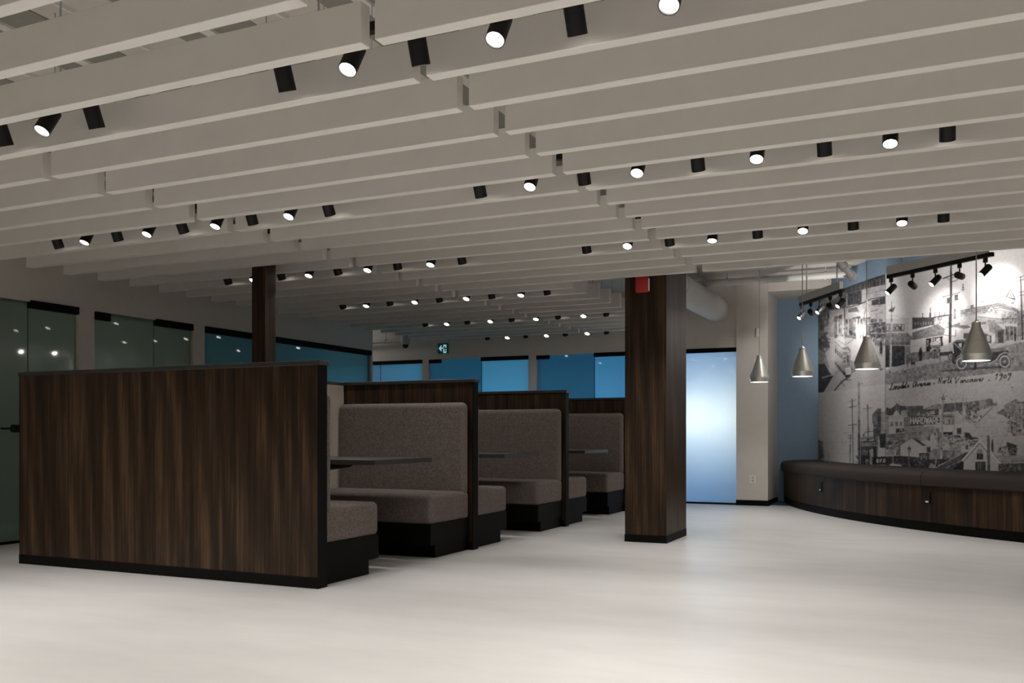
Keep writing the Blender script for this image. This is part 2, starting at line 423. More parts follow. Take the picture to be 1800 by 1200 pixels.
def rounded_backrest(y0, y1):   # y0: face toward table, y1: against divider
    return MB().box(BX0, BX1, min(y0, y1), max(y0, y1), 0.44, 1.185, 0.045, 5)
def seat_mb(y0, y1):
    return MB().box(BX0, BX1 , min(y0, y1), max(y0, y1), 0.252, 0.478, 0.038, 5)
def bench(yw, s, label):
    """yw divider face, s=+1 bench extends toward +Y"""
    t = thing('booth_bench', label, 'bench', ((BX0 + BX1) / 2, yw + s * 0.3, 0), 'brown grey booth benches')
    g = 0.003 * s
    part('backrest', rounded_backrest(yw + g, yw + s * 0.105), M_fabric, t)
    part('seat_cushion', seat_mb(yw + g, yw + s * 0.63), M_fabric, t)
    part('base', MB().box(BX0 + 0.01, BX1 - 0.004, min(yw + g, yw + s * 0.625), max(yw + g, yw + s * 0.625), 0.10, 0.26), M_black, t, 'black bench base')
    part('plinth', MB().box(BX0 + 0.01, BX1 - 0.02, min(yw + g, yw + s * 0.53), max(yw + g, yw + s * 0.53), 0.0, 0.10), M_black, t, 'recessed black plinth')
bn = ['first', 'middle', 'last']
for i in range(3):
    bench(PY[i] + PTH, 1, f'brown grey booth bench facing away from the viewer in the {bn[i]} booth')
    bench(PY[i + 1], -1, f'brown grey booth bench with tall backrest facing the viewer in the {bn[i]} booth')
    yc = (PY[i] + PTH + PY[i + 1]) / 2
    t = thing('booth_table', f'dark cantilevered table top in the {bn[i]} booth', 'table', (-4.6, yc, 0.72), 'dark booth tables')
    part('tabletop', MB().box(-4.598, -3.40, yc - 0.385, yc + 0.385, 0.722, 0.757, 0.003), M_table, t)
    br = MB().poly([(-4.598, yc - 0.2, 0.721), (-3.95, yc - 0.2, 0.721), (-4.0, yc - 0.2, 0.682), (-4.598, yc - 0.2, 0.60)], (0, 0.4, 0))
    part('bracket', br, M_black, t, 'black bracket under the table')

# ------------------------------------------------------------------ columns
t = thing('wooden_column', 'wide walnut clad column with red alarm, standing free on the floor', 'column', (-2.24, 7.98, 0), None, 'thing')
CXa, CXb, CYa, CYb = -2.43, -2.062, 7.635, 8.32
part('cladding', MB().box(CXa, CXb, CYa, CYb, 0.065, ZC), M_wood, t)
part('base', MB().box(CXa - 0.003, CXb + 0.003, CYa - 0.003, CYb + 0.003, 0, 0.065), M_black, t, 'black column base')
solo('wooden_post', MB().box(-5.02, -4.885, 5.87, 6.0, 0, ZC), M_wood, (-4.95, 5.93, 0), 'slim walnut post rising behind the front booth divider to the ceiling', 'column', None, 'thing')
t = thing('fire_alarm', 'red fire alarm box high on the wooden column', 'alarm', (-2.268, CYa, 2.15))
part('body', MB().box(-2.325, -2.212, CYa - 0.045, CYa - 0.001, 2.145, 2.29, 0.008, 3), M_red, t)
part('strobe', MB().box(-2.212, -2.203, CYa - 0.04, CYa - 0.012, 2.155, 2.265, 0.003, 2), M_white, t, 'white strobe edge')

# ------------------------------------------------------------------ curved wall bench
BRO = 7.05
a0, a1 = 193.9, 250.0
def dir_px(px): 
    l = (px - CX) / F; return (l * CS - SN, l * SN + CS)
def hit(px, R):
    a, b = dir_px(px); A = a * a + b * b; B = -(a * DC[0] + b * DC[1]); c = DC[0] ** 2 + DC[1] ** 2 - R * R
    D = max(0.0, B * B - A * c); tt = (-B - math.sqrt(D)) / A; return a * tt, b * tt, tt
def ang(px, R):
    X, Y, _ = hit(px, R); return math.degrees(math.atan2(Y - DC[1], X - DC[0])) % 360
t = thing('curved_bench', 'long curved wall bench with grey brown cushions below the mural', 'bench', (-0.3, 10.4, 0))
part('front_panel', MB().arcprism(DC, [(DR + 0.005, 0.09), (BRO, 0.09), (BRO, 0.435), (DR + 0.005, 0.435)], a0, a1, 70), M_wood, t)
part('kick_base', MB().arcprism(DC, [(DR + 0.005, 0.0), (BRO - 0.006, 0.0), (BRO - 0.006, 0.09), (DR + 0.005, 0.09)], a0, a1, 70), M_black, t, 'black kick base')
s1, s2 = ang(1438.5, 7.085), ang(1619, 7.085)
gap = 0.035
for (u, v) in ((a0, s1 - gap), (s1 + gap, s2 - gap), (s2 + gap, 238.0 - gap), (238.0 + gap, a1)):
    prof = [(DR + 0.006, 0.437)]
    prof += [(7.07, 0.437), (7.084, 0.448), (7.09, 0.48), (7.088, 0.525), (7.078, 0.549), (7.055, 0.564), (7.01, 0.574), (6.85, 0.585), (DR + 0.03, 0.588), (DR + 0.006, 0.575)]
    mb = MB().arcprism(DC, prof, u, v, max(6, int((v - u) * 1.6)))
    n_side = len(mb.f) - 2
    mb.sm = [True] * n_side + [False, False]
    part('seat_cushion', mb, M_cush, t)
def outlet_on_bench(px, label):
    a = math.radians(ang(px, BRO)); n = Vector((math.cos(a), math.sin(a), 0)); tg = Vector((-math.sin(a), math.cos(a), 0))
    c = Vector((DC[0], DC[1], 0)) + n * (BRO + 0.001)
    def bx(w, z0, z1, d0, d1):
        pts = [c + tg * (-w) + n * d0 + Vector((0, 0, z0)), c + tg * w + n * d0 + Vector((0, 0, z0)), c + tg * w + n * d0 + Vector((0, 0, z1)), c + tg * (-w) + n * d0 + Vector((0, 0, z1))]
        return MB().poly(pts, n * (d1 - d0))
    o = thing('power_outlet', label, 'outlet', (c.x, c.y, 0.26), 'outlets in the bench front')
    part('plate', bx(0.032, 0.262, 0.378, 0, 0.008), M_blackm, o)
    part('usb_socket', bx(0.017, 0.278, 0.293, 0.007, 0.012), M_sock, o, 'white socket')
M_sock = plain('white_socket', (0.8, 0.8, 0.8), 0.4, var=0.02)
outlet_on_bench(1443, 'black outlet with white socket in the bench front near the door')
outlet_on_bench(1631, 'black outlet with white socket in the bench front under the cushion seam')

# ------------------------------------------------------------------ pendants
def pendant(px, d, label):
    l = (px - CX) / F * d
    X, Y = l * CS - d * SN, l * SN + d * CS
    zb = 1.55 if px < 1700 else 1.523
    t = thing('pendant_lamp', label, 'pendant lamp', (X, Y, zb), 'silver cone pendants')
    sh = [(0.106, 0.0), (0.118, 0.052), (0.1185, 0.056), (0.036, 0.272), (0.036, 0.276)]
    inner = [(0.034, 0.27), (0.114, 0.056), (0.103, 0.0), (0.106, 0.0)]
    M = Matrix.Translation((X, Y, zb))
    part('shade', MB().lathe(sh + inner, 40, M), M_metal, t)
    part('neck', MB().lathe([(0.0, 0.274), (0.034, 0.274), (0.034, 0.310), (0.030, 0.314), (0.010, 0.316), (0.008, 0.33), (0, 0.33)], 24, M), M_metal, t)
    part('diffuser', MB().lathe([(0.0, 0.004), (0.1015, 0.006), (0.1015, 0.012), (0, 0.012)], 32, M), M_pend, t, 'glowing white diffuser')
    part('cord', MB().tube((X, Y, zb + 0.32), (X, Y, ZC - 0.02), 0.0045, 8), M_cord, t)
    part('canopy', MB().lathe([(0, -0.022), (0.03, -0.022), (0.06, -0.012), (0.062, 0.0), (0, 0)], 24, Matrix.Translation((X, Y, ZC))), M_grey, t)
    lamp(L_pend, t, (0, 0, -0.01), (0, 0, -1))
L_pend = spotdata('pendant_beam', 30, 130, 0.8, 0.06)
M_cord = plain('grey_cord', (0.33, 0.32, 0.30), 0.6, var=0.02)
pendant(1335, 10.9, 'silver cone pendant lamp in front of the white pier beside the glass door')
pendant(1410.5, 9.83, 'silver cone pendant lamp in front of the blue wall strip')
pendant(1523.5, 8.72, 'silver cone pendant lamp in front of the printed tram')
pendant(1716, 7.40, 'silver cone pendant lamp in front of the printed old car, largest in view')

# ------------------------------------------------------------------ mural track lights
L_hot = spotdata('mural_beam', 80, 40, 1.0, 0.02, (1.0, 0.96, 0.92))
L_spill = spotdata('mural_spill', 17, 150, 0.5, 0.02, (1.0, 0.97, 0.95))
L_mild = spotdata('track_beam', 18, 100, 1.0, 0.02, (1.0, 0.93, 0.85))
hd_me = MB().lathe([(0.0, 0.055), (0.024, 0.055), (0.029, 0.049), (0.029, -0.052), (0.027, -0.055), (0.0255, -0.055), (0.025, -0.046), (0, -0.046)], 24).mesh('housing', M_blackm)
hl_me = MB().lathe([(0.0, -0.0525), (0.0235, -0.0515), (0.0245, -0.048), (0, -0.047)], 20).mesh('lens', M_lens)
hs_me = MB().tube((0, 0, -0.002), (0, 0, 0.075), 0.006).mesh('stem', M_blackm)
ha_me = MB().box(-0.018, 0.018, -0.018, 0.018, 0.068, 0.108, 0.003).mesh('adapter', M_blackm)
def mural_track(A, B, z, label, which, targets, lits):
    A, B = Vector((A[0], A[1], z)), Vector((B[0], B[1], z)); d = (B - A).normalized(); n = Vector((-d.y, d.x, 0)); up = Vector((0, 0, 1))
    t = thing('light_track', label, 'light track', tuple((A + B) / 2), 'light tracks in front of the mural')
    def bar(p, q, w, z0, z1):
        pts = [p + n * -w + up * z0, p + n * w + up * z0, p + n * w + up * z1, p + n * -w + up * z1]
        return MB().poly(pts, q - p)
    part('rail', bar(A, B, 0.017, -0.02, 0.014), M_blackm, t, 'black rail')
    part('mounting_bar', bar(A + d * 0.0, B - d * 0.05, 0.02, 0.0145, 0.095), M_pipe, t, 'white mounting bar')
    for q in (0.16, 0.86):
        p = A + (B - A) * q
        part('conduit', MB().tube(p + up * 0.09, Vector((p.x, p.y, ZC)), 0.008, 8), M_pipe, t, 'white conduit')
    for i in range(5):
        p = A + (B - A) * (0.035 + 0.93 * i / 4 * 0.97)
        lit = i % 2 == 0
        if lit: dr = lits
        else:
            X, Y, tt = hit(targets[i // 2][0], DR); zz = CAMH + (HY - targets[i // 2][1]) / F * tt
            dr = Vector((X, Y, zz)) - (p - up * 0.11)
        o = thing('track_spotlight', f'small black spotlight, {ORD[i+1]} from the left on the {which} track before the mural', 'spotlight', tuple(p - up * 0.127), f'spotlights on the {which} mural track')
        hs = link('housing', hd_me, o); aim(hs, dr)
        link('lens', hl_me, hs); lamp(L_mild if lit else L_hot, hs, (0, 0, -0.06))
        if not lit: lamp(L_spill, hs, (0, 0, -0.062))
        link('stem', hs_me, o); link('adapter', ha_me, o)
mural_track((-1.394, 11.02), (-0.844, 10.09), 2.43, 'black track with white bar before the mural, the one nearer the blue strip', 'left', [(1464, 596), (1504, 578)], (-0.55, -0.45, -0.70))
mural_track((-0.39, 9.42), (0.452, 8.59), 2.43, 'black track with white bar before the mural, the one over the printed street', 'right', [(1662, 549), (1757, 508)], (-0.62, -0.35, -0.70))

# ------------------------------------------------------------------ duct, pipes, small fittings
t = thing('air_duct', 'fat white round air duct running behind the column to the back wall', 'duct', (-2.6, 10.4, 2.55))
M = Matrix.Translation((-2.6, 8.75, 2.578)) @ Matrix.Rotation(-PI / 2, 4, 'X')
part('tube', MB().lathe([(0, 0), (0.165, 0), (0.165, 1.2), (0.168, 1.2), (0.168, 1.23), (0.165, 1.23), (0.165, 3.38), (0.15, 3.44), (0, 3.44)], 40, M), M_pipe, t)
part('hanger_strap', MB().box(-2.606, -2.594, 11.5, 11.54, 2.742, ZC), M_pipe, t)
part('hanger_strap', MB().box(-2.606, -2.594, 9.2, 9.24, 2.742, ZC), M_pipe, t)
def pipe(name, pts, r, label, hang=()):
    t = thing(name, label, 'pipe', pts[0])
    mb = MB()
    for a, b in zip(pts, pts[1:]): mb.tube(a, b, r, 14)
    part('tube', mb, M_pipe, t)
    for h_ in hang:
        hx = MB(); hx.tube((h_[0], h_[1], h_[2]), (h_[0], h_[1], ZC), 0.006, 8); hx.tube((h_[0] - 0.012, h_[1], h_[2]), (h_[0] + 0.012, h_[1], h_[2]), r + 0.009, 14)
        part('hanger', hx, M_pipe, t)
    return t
pipe('sprinkler_pipe', [(-2.9, 11.35, 2.80), (-0.86, 11.35, 2.80)], 0.042, 'long white sprinkler pipe under the deck left of the mural', [(-2.3, 11.35, 2.80), (-1.15, 11.35, 2.80)])
tp = pipe('branch_pipe', [(-0.94, 9.6, 2.78), (-0.79, 10.45, 2.62)], 0.034, 'short slanted white pipe with clamp collars by the mural top')
for q in (0.62, 0.97):
    cm = MB(); b0, b1 = Vector((-0.94, 9.6, 2.78)), Vector((-0.79, 10.45, 2.62)); p = b0.lerp(b1, q); dd = (b1 - b0).normalized()
    cm.tube(p - dd * 0.03, p + dd * 0.03, 0.05, 16); cm.tube(p + Vector((-0.075, 0, 0)), p + Vector((0.075, 0, 0)), 0.012, 8)
    part('clamp_collar', cm, M_pipe, tp)
part('hanger', MB().tube((-0.93, 9.66, 2.77), (-0.93, 9.66, ZC), 0.006, 8), M_pipe, tp)
pipe('wall_pipe', [(-10.3, 12.1, 2.37), (-6.9, 12.1, 2.37)], 0.03, 'white pipe along the top of the back wall by the dome camera', [(-7.72, 12.1, 2.37)])

t = thing('dome_camera', 'grey pendant dome security camera hanging before the back wall', 'camera', (-7.15, 11.75, 2.2))
M = Matrix.Translation((-7.15, 11.75, 2.2))
part('housing', MB().lathe([(0, 0.205), (0.02, 0.205), (0.03, 0.19), (0.058, 0.185), (0.066, 0.17), (0.066, 0.085), (0.058, 0.066), (0, 0.066)], 28, M), M_grey, t)
part('dome', MB().lathe([(0.046, 0.066), (0.044, 0.045), (0.034, 0.024), (0.018, 0.013), (0, 0.01)], 24, M), M_blackm, t, 'dark dome')
part('mount_pole', MB().tube((-7.15, 11.75, 2.40), (-7.15, 11.75, ZC), 0.016, 12), M_grey, t)

# exit sign
M_green = emit('sign_green', (0.004, 0.075, 0.05), 0.22)
M_pic = emit('sign_pale', (0.45, 0.78, 0.92), 0.6)
ex, ey, ez = -6.655, 11.85, 2.118
t = thing('exit_sign', 'lit green exit sign with arrow and running figure, hung before the back wall', 'sign', (ex + 0.09, ey, ez))
part('frame', MB().box(ex - 0.004, ex + 0.182, ey, ey + 0.03, ez - 0.004, ez + 0.158, 0.002), M_grey, t)
part('face', MB().box(ex, ex + 0.178, ey - 0.003, ey, ez, ez + 0.154), M_green, t, 'green lit face')
def sx(px, py): return (ex + (px - 1195) / 172 * 0.178, ey - 0.0032, ez + 0.154 - (py - 300) / 172 * 0.154)
pic = MB()
def pp(pts): pic.poly([sx(*p) for p in pts], (0, -0.0012, 0))
pp([(1213, 382), (1248, 335), (1262, 335), (1262, 345), (1247, 368), (1278, 368), (1278, 396), (1247, 396), (1262, 420), (1262, 430), (1248, 430)])
pp([(1287, 325), (1337, 325), (1337, 378), (1330, 378), (1318, 372), (1322, 352), (1312, 345), (1303, 352), (1304, 365), (1287, 378)])
pp([(1287, 392), (1302, 384), (1308, 392), (1300, 410), (1313, 420), (1306, 440), (1320, 446), (1330, 425), (1322, 405), (1328, 392), (1337, 398), (1337, 462), (1287, 462)])
part('pictogram', pic, M_pic, t, 'pale arrow and running figure')
for q in (0.0, 0.178): part('hanger_rod', MB().tube((ex + q, ey + 0.015, ez + 0.155), (ex + q, ey + 0.015, ZC), 0.005, 8), M_grey, t)

o = thing('wall_outlet', 'white wall outlet low on the pier beside the glass door', 'outlet', (-2.135, YP, 0.28))
part('plate', MB().box(-2.175, -2.095, YP - 0.008, YP - 0.001, 0.285, 0.395, 0.003), M_white, o)
sk = MB()
for zz in (0.31, 0.352): sk.box(-2.152, -2.118, YP - 0.011, YP - 0.0075, zz, zz + 0.028)
part('socket', sk, M_grey, o)
o = thing('wall_sensor', 'small white sensor box high on the pier by the pendant cord', 'sensor', (-2.07, YP, 2.19))
part('body', MB().box(-2.092, -2.052, YP - 0.035, YP - 0.001, 2.195, 2.31, 0.006, 2), M_white, o)

# ------------------------------------------------------------------ mural print
# a grid of small quads on the drum carries the black and white print as point colours (the print's own inks only)
MX0, MX1, MY0, MY1, MS = 1430, 1962, 425, 846, 4
cv = np.full(((MY1 - MY0) * MS, (MX1 - MX0) * MS), 0.40, np.float32)
rng = np.random.default_rng(5)
FR = {'A': (1430, 440, 9.232), 'B': (1610, 440, 9.232), 'C': (1430, 560, 9.232), 'D': (1610, 560, 9.232), 'E': (1430, 680, 7.742), 'F': (1610, 680, 7.742), 'P': (0, 0, 1.0)}
def toc(fr, pts):
    ox, oy, k = FR[fr]
    return [((ox + x / k - MX0) * MS, (oy + y / k - MY0) * MS) for x, y in pts]
def fillc(q, g):
    xs = [p[0] for p in q]; ys = [p[1] for p in q]
    x0, x1 = max(0, int(min(xs))), min(cv.shape[1], int(max(xs)) + 2); y0, y1 = max(0, int(min(ys))), min(cv.shape[0], int(max(ys)) + 2)
    if x1 <= x0 or y1 <= y0: return
    X, Y = np.meshgrid(np.arange(x0, x1) + .5, np.arange(y0, y1) + .5)
    ins = np.zeros(X.shape, bool); n = len(q)
    for i in range(n):
        ax, ay = q[i]; bx, by = q[(i + 1) % n]
        if ay == by: continue
        ins ^= ((ay > Y) != (by > Y)) & (X < (bx - ax) * (Y - ay) / (by - ay) + ax)
    cv[y0:y1, x0:x1][ins] = g
def pg(fr, g, *pts): fillc(toc(fr, pts), g)
def segc(a, b, w, g):
    x0, x1 = max(0, int(min(a[0], b[0]) - w) - 1), min(cv.shape[1], int(max(a[0], b[0]) + w) + 2)
    y0, y1 = max(0, int(min(a[1], b[1]) - w) - 1), min(cv.shape[0], int(max(a[1], b[1]) + w) + 2)
    if x1 <= x0 or y1 <= y0: return
    X, Y = np.meshgrid(np.arange(x0, x1) + .5, np.arange(y0, y1) + .5)
    dx, dy = b[0] - a[0], b[1] - a[1]; L2 = dx * dx + dy * dy + 1e-9
    t = np.clip(((X - a[0]) * dx + (Y - a[1]) * dy) / L2, 0, 1)
    cv[y0:y1, x0:x1][(X - a[0] - t * dx) ** 2 + (Y - a[1] - t * dy) ** 2 <= w * w / 4] = g
def ln(fr, g, w, *pts):
    q = toc(fr, pts)
    for a, b in zip(q, q[1:]): segc(a, b, w * MS, g)
def el(fr, g, cx, cy, rx, ry, n=28): pg(fr, g, *[(cx + rx * math.cos(2 * PI * i / n), cy + ry * math.sin(2 * PI * i / n)) for i in range(n)])
def clutter(fr, x0, y0, x1, y1, n, lo, hi, w=(10, 40), h=(10, 60), skew=0.0):
    for _ in range(n):
        x, y = rng.uniform(x0, x1), rng.uniform(y0, y1); a, b = rng.uniform(*w), rng.uniform(*h); g = rng.uniform(lo, hi)
        pg(fr, g, (x, y), (x + a, y - skew * a), (x + a, y + b - skew * a), (x, y + b))
# small stroke alphabet, unit box, y up
G = {'H': [[(0, 0), (0, 1)], [(.7, 0), (.7, 1)], [(0, .5), (.7, .5)]], 'A': [[(0, 0), (.35, 1), (.7, 0)], [(.13, .36), (.57, .36)]],
     'R': [[(0, 0), (0, 1), (.55, 1), (.65, .85), (.65, .65), (.55, .5), (0, .5)], [(.35, .5), (.7, 0)]], 'D': [[(0, 0), (0, 1), (.45, 1), (.68, .75), (.68, .25), (.45, 0), (0, 0)]],
     'W': [[(0, 1), (.2, 0), (.4, .8), (.6, 0), (.8, 1)]], 'E': [[(.6, 0), (0, 0), (0, 1), (.6, 1)], [(0, .5), (.5, .5)]], 'F': [[(0, 0), (0, 1), (.6, 1)], [(0, .52), (.5, .52)]],
     'I': [[(.3, 0), (.3, 1)]], 'L': [[(0, 1), (0, 0), (.6, 0)]], 'M': [[(0, 0), (0, 1), (.38, .3), (.76, 1), (.76, 0)]], 'S': [[(.62, .88), (.45, 1), (.15, 1), (.02, .8), (.1, .6), (.5, .42), (.62, .22), (.48, 0), (.15, 0), (0, .12)]],
     'K': [[(0, 0), (0, 1)], [(.65, 1), (0, .42)], [(.22, .6), (.68, 0)]], 'O': [[(.2, 0), (.02, .25), (.02, .75), (.2, 1), (.5, 1), (.68, .75), (.68, .25), (.5, 0), (.2, 0)]],
     'B': [[(0, 0), (0, 1), (.5, 1), (.62, .78), (.5, .53), (0, .53)], [(.5, .53), (.68, .3), (.5, 0), (0, 0)]], 'U': [[(0, 1), (0, .2), (.15, 0), (.5, 0), (.65, .2), (.65, 1)]], 'N': [[(0, 0), (0, 1), (.65, 0), (.65, 1)]],
     'C': [[(.64, .82), (.5, 1), (.2, 1), (.02, .75), (.02, .25), (.2, 0), (.5, 0), (.64, .18)]], 'G': [[(.64, .82), (.5, 1), (.2, 1), (.02, .75), (.02, .25), (.2, 0), (.5, 0), (.64, .2), (.64, .45), (.4, .45)]],
     '&': [[(.65, 0), (.15, .7), (.2, .95), (.4, .95), (.42, .75), (.05, .3), (.15, 0), (.4, 0), (.65, .4)]], '.': [[(.2, .02), (.22, .04)]], ' ': []}
# handwriting
HW = {'L': [[(.35, .85), (.5, 1.05), (.55, .85), (.3, .3), (.1, 0), (.0, .12), (.3, .1), (.7, 0), (.85, .1)]], 'o': [[(.4, .5), (.15, .45), (.05, .15), (.25, 0), (.45, .2), (.4, .5), (.6, .42)]],
      'n': [[(0, 0), (.12, .48), (.1, .3), (.35, .5), (.38, .3), (.4, .02), (.6, .1)]], 's': [[(0, 0), (.3, .5), (.4, .2), (.25, 0), (.1, .06)]], 'd': [[(.4, .45), (.12, .42), (.05, .1), (.25, .02), (.45, .4), (.62, 1.05), (.48, .1), (.6, .02)]],
      'a': [[(.42, .45), (.15, .45), (.05, .12), (.22, 0), (.42, .42), (.42, .08), (.58, .05)]], 'l': [[(0, .05), (.35, .9), (.3, 1.05), (.15, .6), (.15, .05), (.35, .05)]], 'e': [[(0, .15), (.3, .3), (.3, .5), (.1, .42), (.08, .1), (.25, 0), (.45, .15)]],
      'A': [[(.75, .9), (.4, 1.0), (.1, .6), (.08, .15), (.3, 0), (.6, .4), (.78, .95), (.7, .1), (.85, 0)]], 'v': [[(0, .5), (.15, .02), (.4, .5), (.55, .45)]], 'u': [[(0, .5), (.05, .05), (.25, .05), (.42, .5), (.42, .05), (.58, .05)]],
      'N': [[(0, 0), (.15, 1.0), (.2, .9), (.45, .05), (.75, 1.1)]], 'r': [[(0, 0), (.12, .5), (.3, .5), (.3, .4)]], 't': [[(.25, 1.0), (.12, .05), (.35, .08)], [(-.05, .62), (.45, .72)]], 'h': [[(0, 0), (.3, 1.0), (.2, .9), (.1, .1), (.35, .48), (.38, .02), (.55, .1)]],
      'V': [[(-.1, .8), (.1, 1.05), (.15, .4), (.2, 0), (.5, .6), (.85, 1.05)]], 'c': [[(.38, .42), (.2, .5), (.05, .2), (.2, 0), (.45, .15)]], '1': [[(.15, .7), (.4, 1.0), (.25, 0)]], '9': [[(.5, .85), (.25, 1.0), (.1, .75), (.3, .55), (.5, .9), (.42, .3), (.2, -.4)]],
      '0': [[(.3, .7), (.1, .4), (.2, .05), (.45, .2), (.45, .55), (.3, .7)]], '.': [[(.15, .04), (.25, .06)]], ' ': []}
def write(fr, txt, p0, p1, h0, h1, g, w, table=G, slant=0.0, adv=0.95):
    """letters from p0 to p1 (baseline ends); h0..h1 letter heights at the two ends, frame units"""
    wd_ = [0.42 if ch in '. I1' else adv for ch in txt]
    if table is HW: wd_ = [.95 if ch in 'LANV' else (.4 if ch in '. ' else .56) for ch in txt]
    tot = sum(wd_); pos_ = 0.0
    ex_, ey_ = (p1[0] - p0[0]) / tot, (p1[1] - p0[1]) / tot
    for ch, q in zip(txt, wd_):
        f_ = pos_ / tot; h_ = h0 + (h1 - h0) * f_
        for st in table.get(ch, []):
            pts = [(p0[0] + ex_ * (pos_ + x) + slant * y * h_, p0[1] + ey_ * (pos_ + x) - y * h_) for x, y in st]
            ln(fr, g, w, *pts)
        pos_ += q
# --- grounds of the four printed pictures
pg('P', .52, (1556.5, 420), (1970, 420), (1970, 640), (1800, 651), (1751, 655), (1707, 660.7), (1610, 669.5), (1556.5, 676))
pg('P', .50, (1425, 692.5), (1445, 689.5), (1506, 679.7), (1556.5, 673), (1556.5, 850), (1425, 850))
pg('P', .42, (1556.5, 676), (1610, 669.5), (1707, 660.7), (1751, 655), (1800, 651), (1970, 640), (1970, 850), (1556.5, 850))
pg('P', .36, (1425, 420), (1556.5, 420), (1556.5, 673), (1506, 679.7), (1445, 689.5), (1425, 692.5))
# --- upper left: street with tram
pg('A', .09, (430, 640), (540, 590), (1165, 365), (1165, 550), (830, 625), (540, 700))
for q in (620, 690, 760, 830, 905, 950, 1020, 1080, 1130): ln('A', .24, .9, (q, 640 - (q - 540) * .33), (q, 690 - (q - 540) * .25))
pg('A', .17, (-40, 1200), (-40, 900), (90, 900), (250, 850), (470, 680), (540, 640), (530, 920), (430, 970), (260, 960), (240, 1200))
pg('A', .36, (240, 1200), (260, 960), (530, 920), (530, 1200))
pg('A', .37, (780, 640), (1165, 560), (1165, 760), (930, 800), (780, 850))
ln('A', .18, .8, (790, 720), (1160, 640)); ln('A', .2, .8, (880, 620), (880, 800))
pg('A', .09, (550, 700), (780, 645), (780, 860), (550, 895))
for q in (600, 650, 700, 740): ln('A', .15, .6, (q, 690), (q, 870))
ln('A', .07, 1.6, (540, 930), (760, 870), (930, 790), (1165, 745)); ln('A', .1, 1.2, (250, 970), (480, 930), (700, 890)); ln('A', .1, 1.0, (540, 960), (1165, 890))
pg('A', .09, (945, 815), (1165, 745), (1165, 870), (945, 890)); ln('A', .25, .8, (1065, 780), (1065, 880))
pg('A', .38, (540, 960), (940, 905), (1165, 880), (1165, 1215), (540, 1215))
for q in ((330, 1080, 70), (400, 1060, 65)): pg('A', .1, (q[0], q[1]), (q[0] + q[2], q[1] - 25), (q[0] + q[2], 1215), (q[0], 1215))
ln('A', .4, 1, (330, 1070), (330, 1215)); ln('A', .4, 1, (398, 1060), (398, 1215)); ln('A', .4, 1.3, (475, 1030), (475, 1215))
pg('A', .13, (545, 1120), (760, 1060), (760, 1215), (545, 1215)); clutter('A', 545, 1080, 740, 1180, 26, .08, .4, (8, 30), (10, 40))
pg('A', .14, (560, 950), (700, 920), (740, 990), (560, 1010))
ln('A', .09, 2.2, (500, 920), (512, 1215)); ln('A', .12, 1.0, (860, 900), (815, 1100)); ln('A', .12, .9, (930, 990), (1040, 965)); ln('A', .14, .9, (1020, 1080), (1020, 1030), (1110, 1005))
pg('A', .12, (760, 1110), (930, 1075), (930, 1100), (760, 1135)); pg('A', .1, (880, 1200), (1165, 1160), (1165, 1215), (880, 1215))
clutter('A', 90, 1000, 240, 1180, 14, .08, .3, (15, 40), (30, 90)); ln('A', .35, 1, (150, 1020), (150, 1180)); ln('A', .35, 1, (205, 1000), (205, 1180))
pg('C', .44, (240, 300), (700, 270), (1165, 330), (1165, 1060), (160, 1195), (-40, 1195), (-40, 400))
pg('C', .22, (330, 0), (1165, 0), (1165, 290), (700, 330), (520, 300), (330, 260)); clutter('C', 330, 0, 1130, 260, 150, .06, .42, (8, 45), (12, 75))
for q, w_ in ((390, 14), (470, 16), (560, 10), (690, 22), (745, 14), (1040, 14)): pg('C', .46, (q, 0), (q + w_, 0), (q + w_ + 3, 250), (q - 4, 260))
pg('C', .50, (700, 110), (850, 100), (855, 330), (715, 380), (690, 300)); clutter('C', 720, 120, 840, 300, 16, .2, .5, (6, 25), (20, 60))
pg('C', .13, (890, 80), (1165, 50), (1165, 300), (1010, 320), (890, 240)); clutter('C', 890, 60, 1140, 300, 50, .05, .36, (8, 40), (10, 60))
ln('C', .4, 1.0, (620, 110), (1165, 40)); ln('C', .42, .9, (930, 235), (1165, 235))
clutter('C', 960, 290, 1150, 440, 46, .08, .4, (8, 30), (10, 45))
pg('C', .19, (-40, 0), (250, 0), (240, 130), (100, 140), (-40, 160)); pg('C', .13, (-40, 200), (90, 205), (190, 230), (270, 460), (180, 560), (90, 500), (-40, 520)); pg('C', .28, (-40, 520), (95, 520), (190, 570), (260, 800), (-40, 720))
clutter('C', -20, 10, 230, 520, 60, .1, .34, (15, 60), (20, 70)); pg('C', .43, (345, 375), (400, 340), (560, 440), (600, 525), (480, 520)); ln('C', .1, .8, (345, 375), (480, 495), (600, 500)); ln('C', .1, .7, (400, 345), (560, 460)); ln('C', .1, 1.6, (470, 480), (560, 470), (600, 540))
pg('C', .36, (345, 400), (480, 520), (470, 830), (345, 690)); pg('C', .15, (350, 470), (465, 580), (462, 660), (350, 550))
for q in (378, 408, 436): ln('C', .42, .9, (q, 480 + (q - 350) * .9), (q, 570 + (q - 350) * .95))
pg('C', .16, (345, 690), (470, 830), (480, 900), (430, 850), (345, 730))
pg('C', .27, (472, 540), (600, 530), (600, 830), (570, 900), (470, 860)); pg('C', .5, (480, 600), (530, 595), (530, 730), (480, 740)); pg('C', .07, (487, 612), (523, 608), (523, 720), (487, 728)); ln('C', .5, .8, (487, 668), (523, 664)); ln('C', .5, .7, (505, 610), (505, 725))
pg('C', .1, (540, 600), (570, 596), (570, 700), (540, 706)); pg('C', .07, (475, 860), (612, 890), (600, 935), (530, 960), (480, 900)); pg('C', .56, (513, 803), (600, 790), (606, 900), (525, 912))
for yy in (830, 855, 880): ln('C', .15, .8, (530, yy), (590, yy - 8))
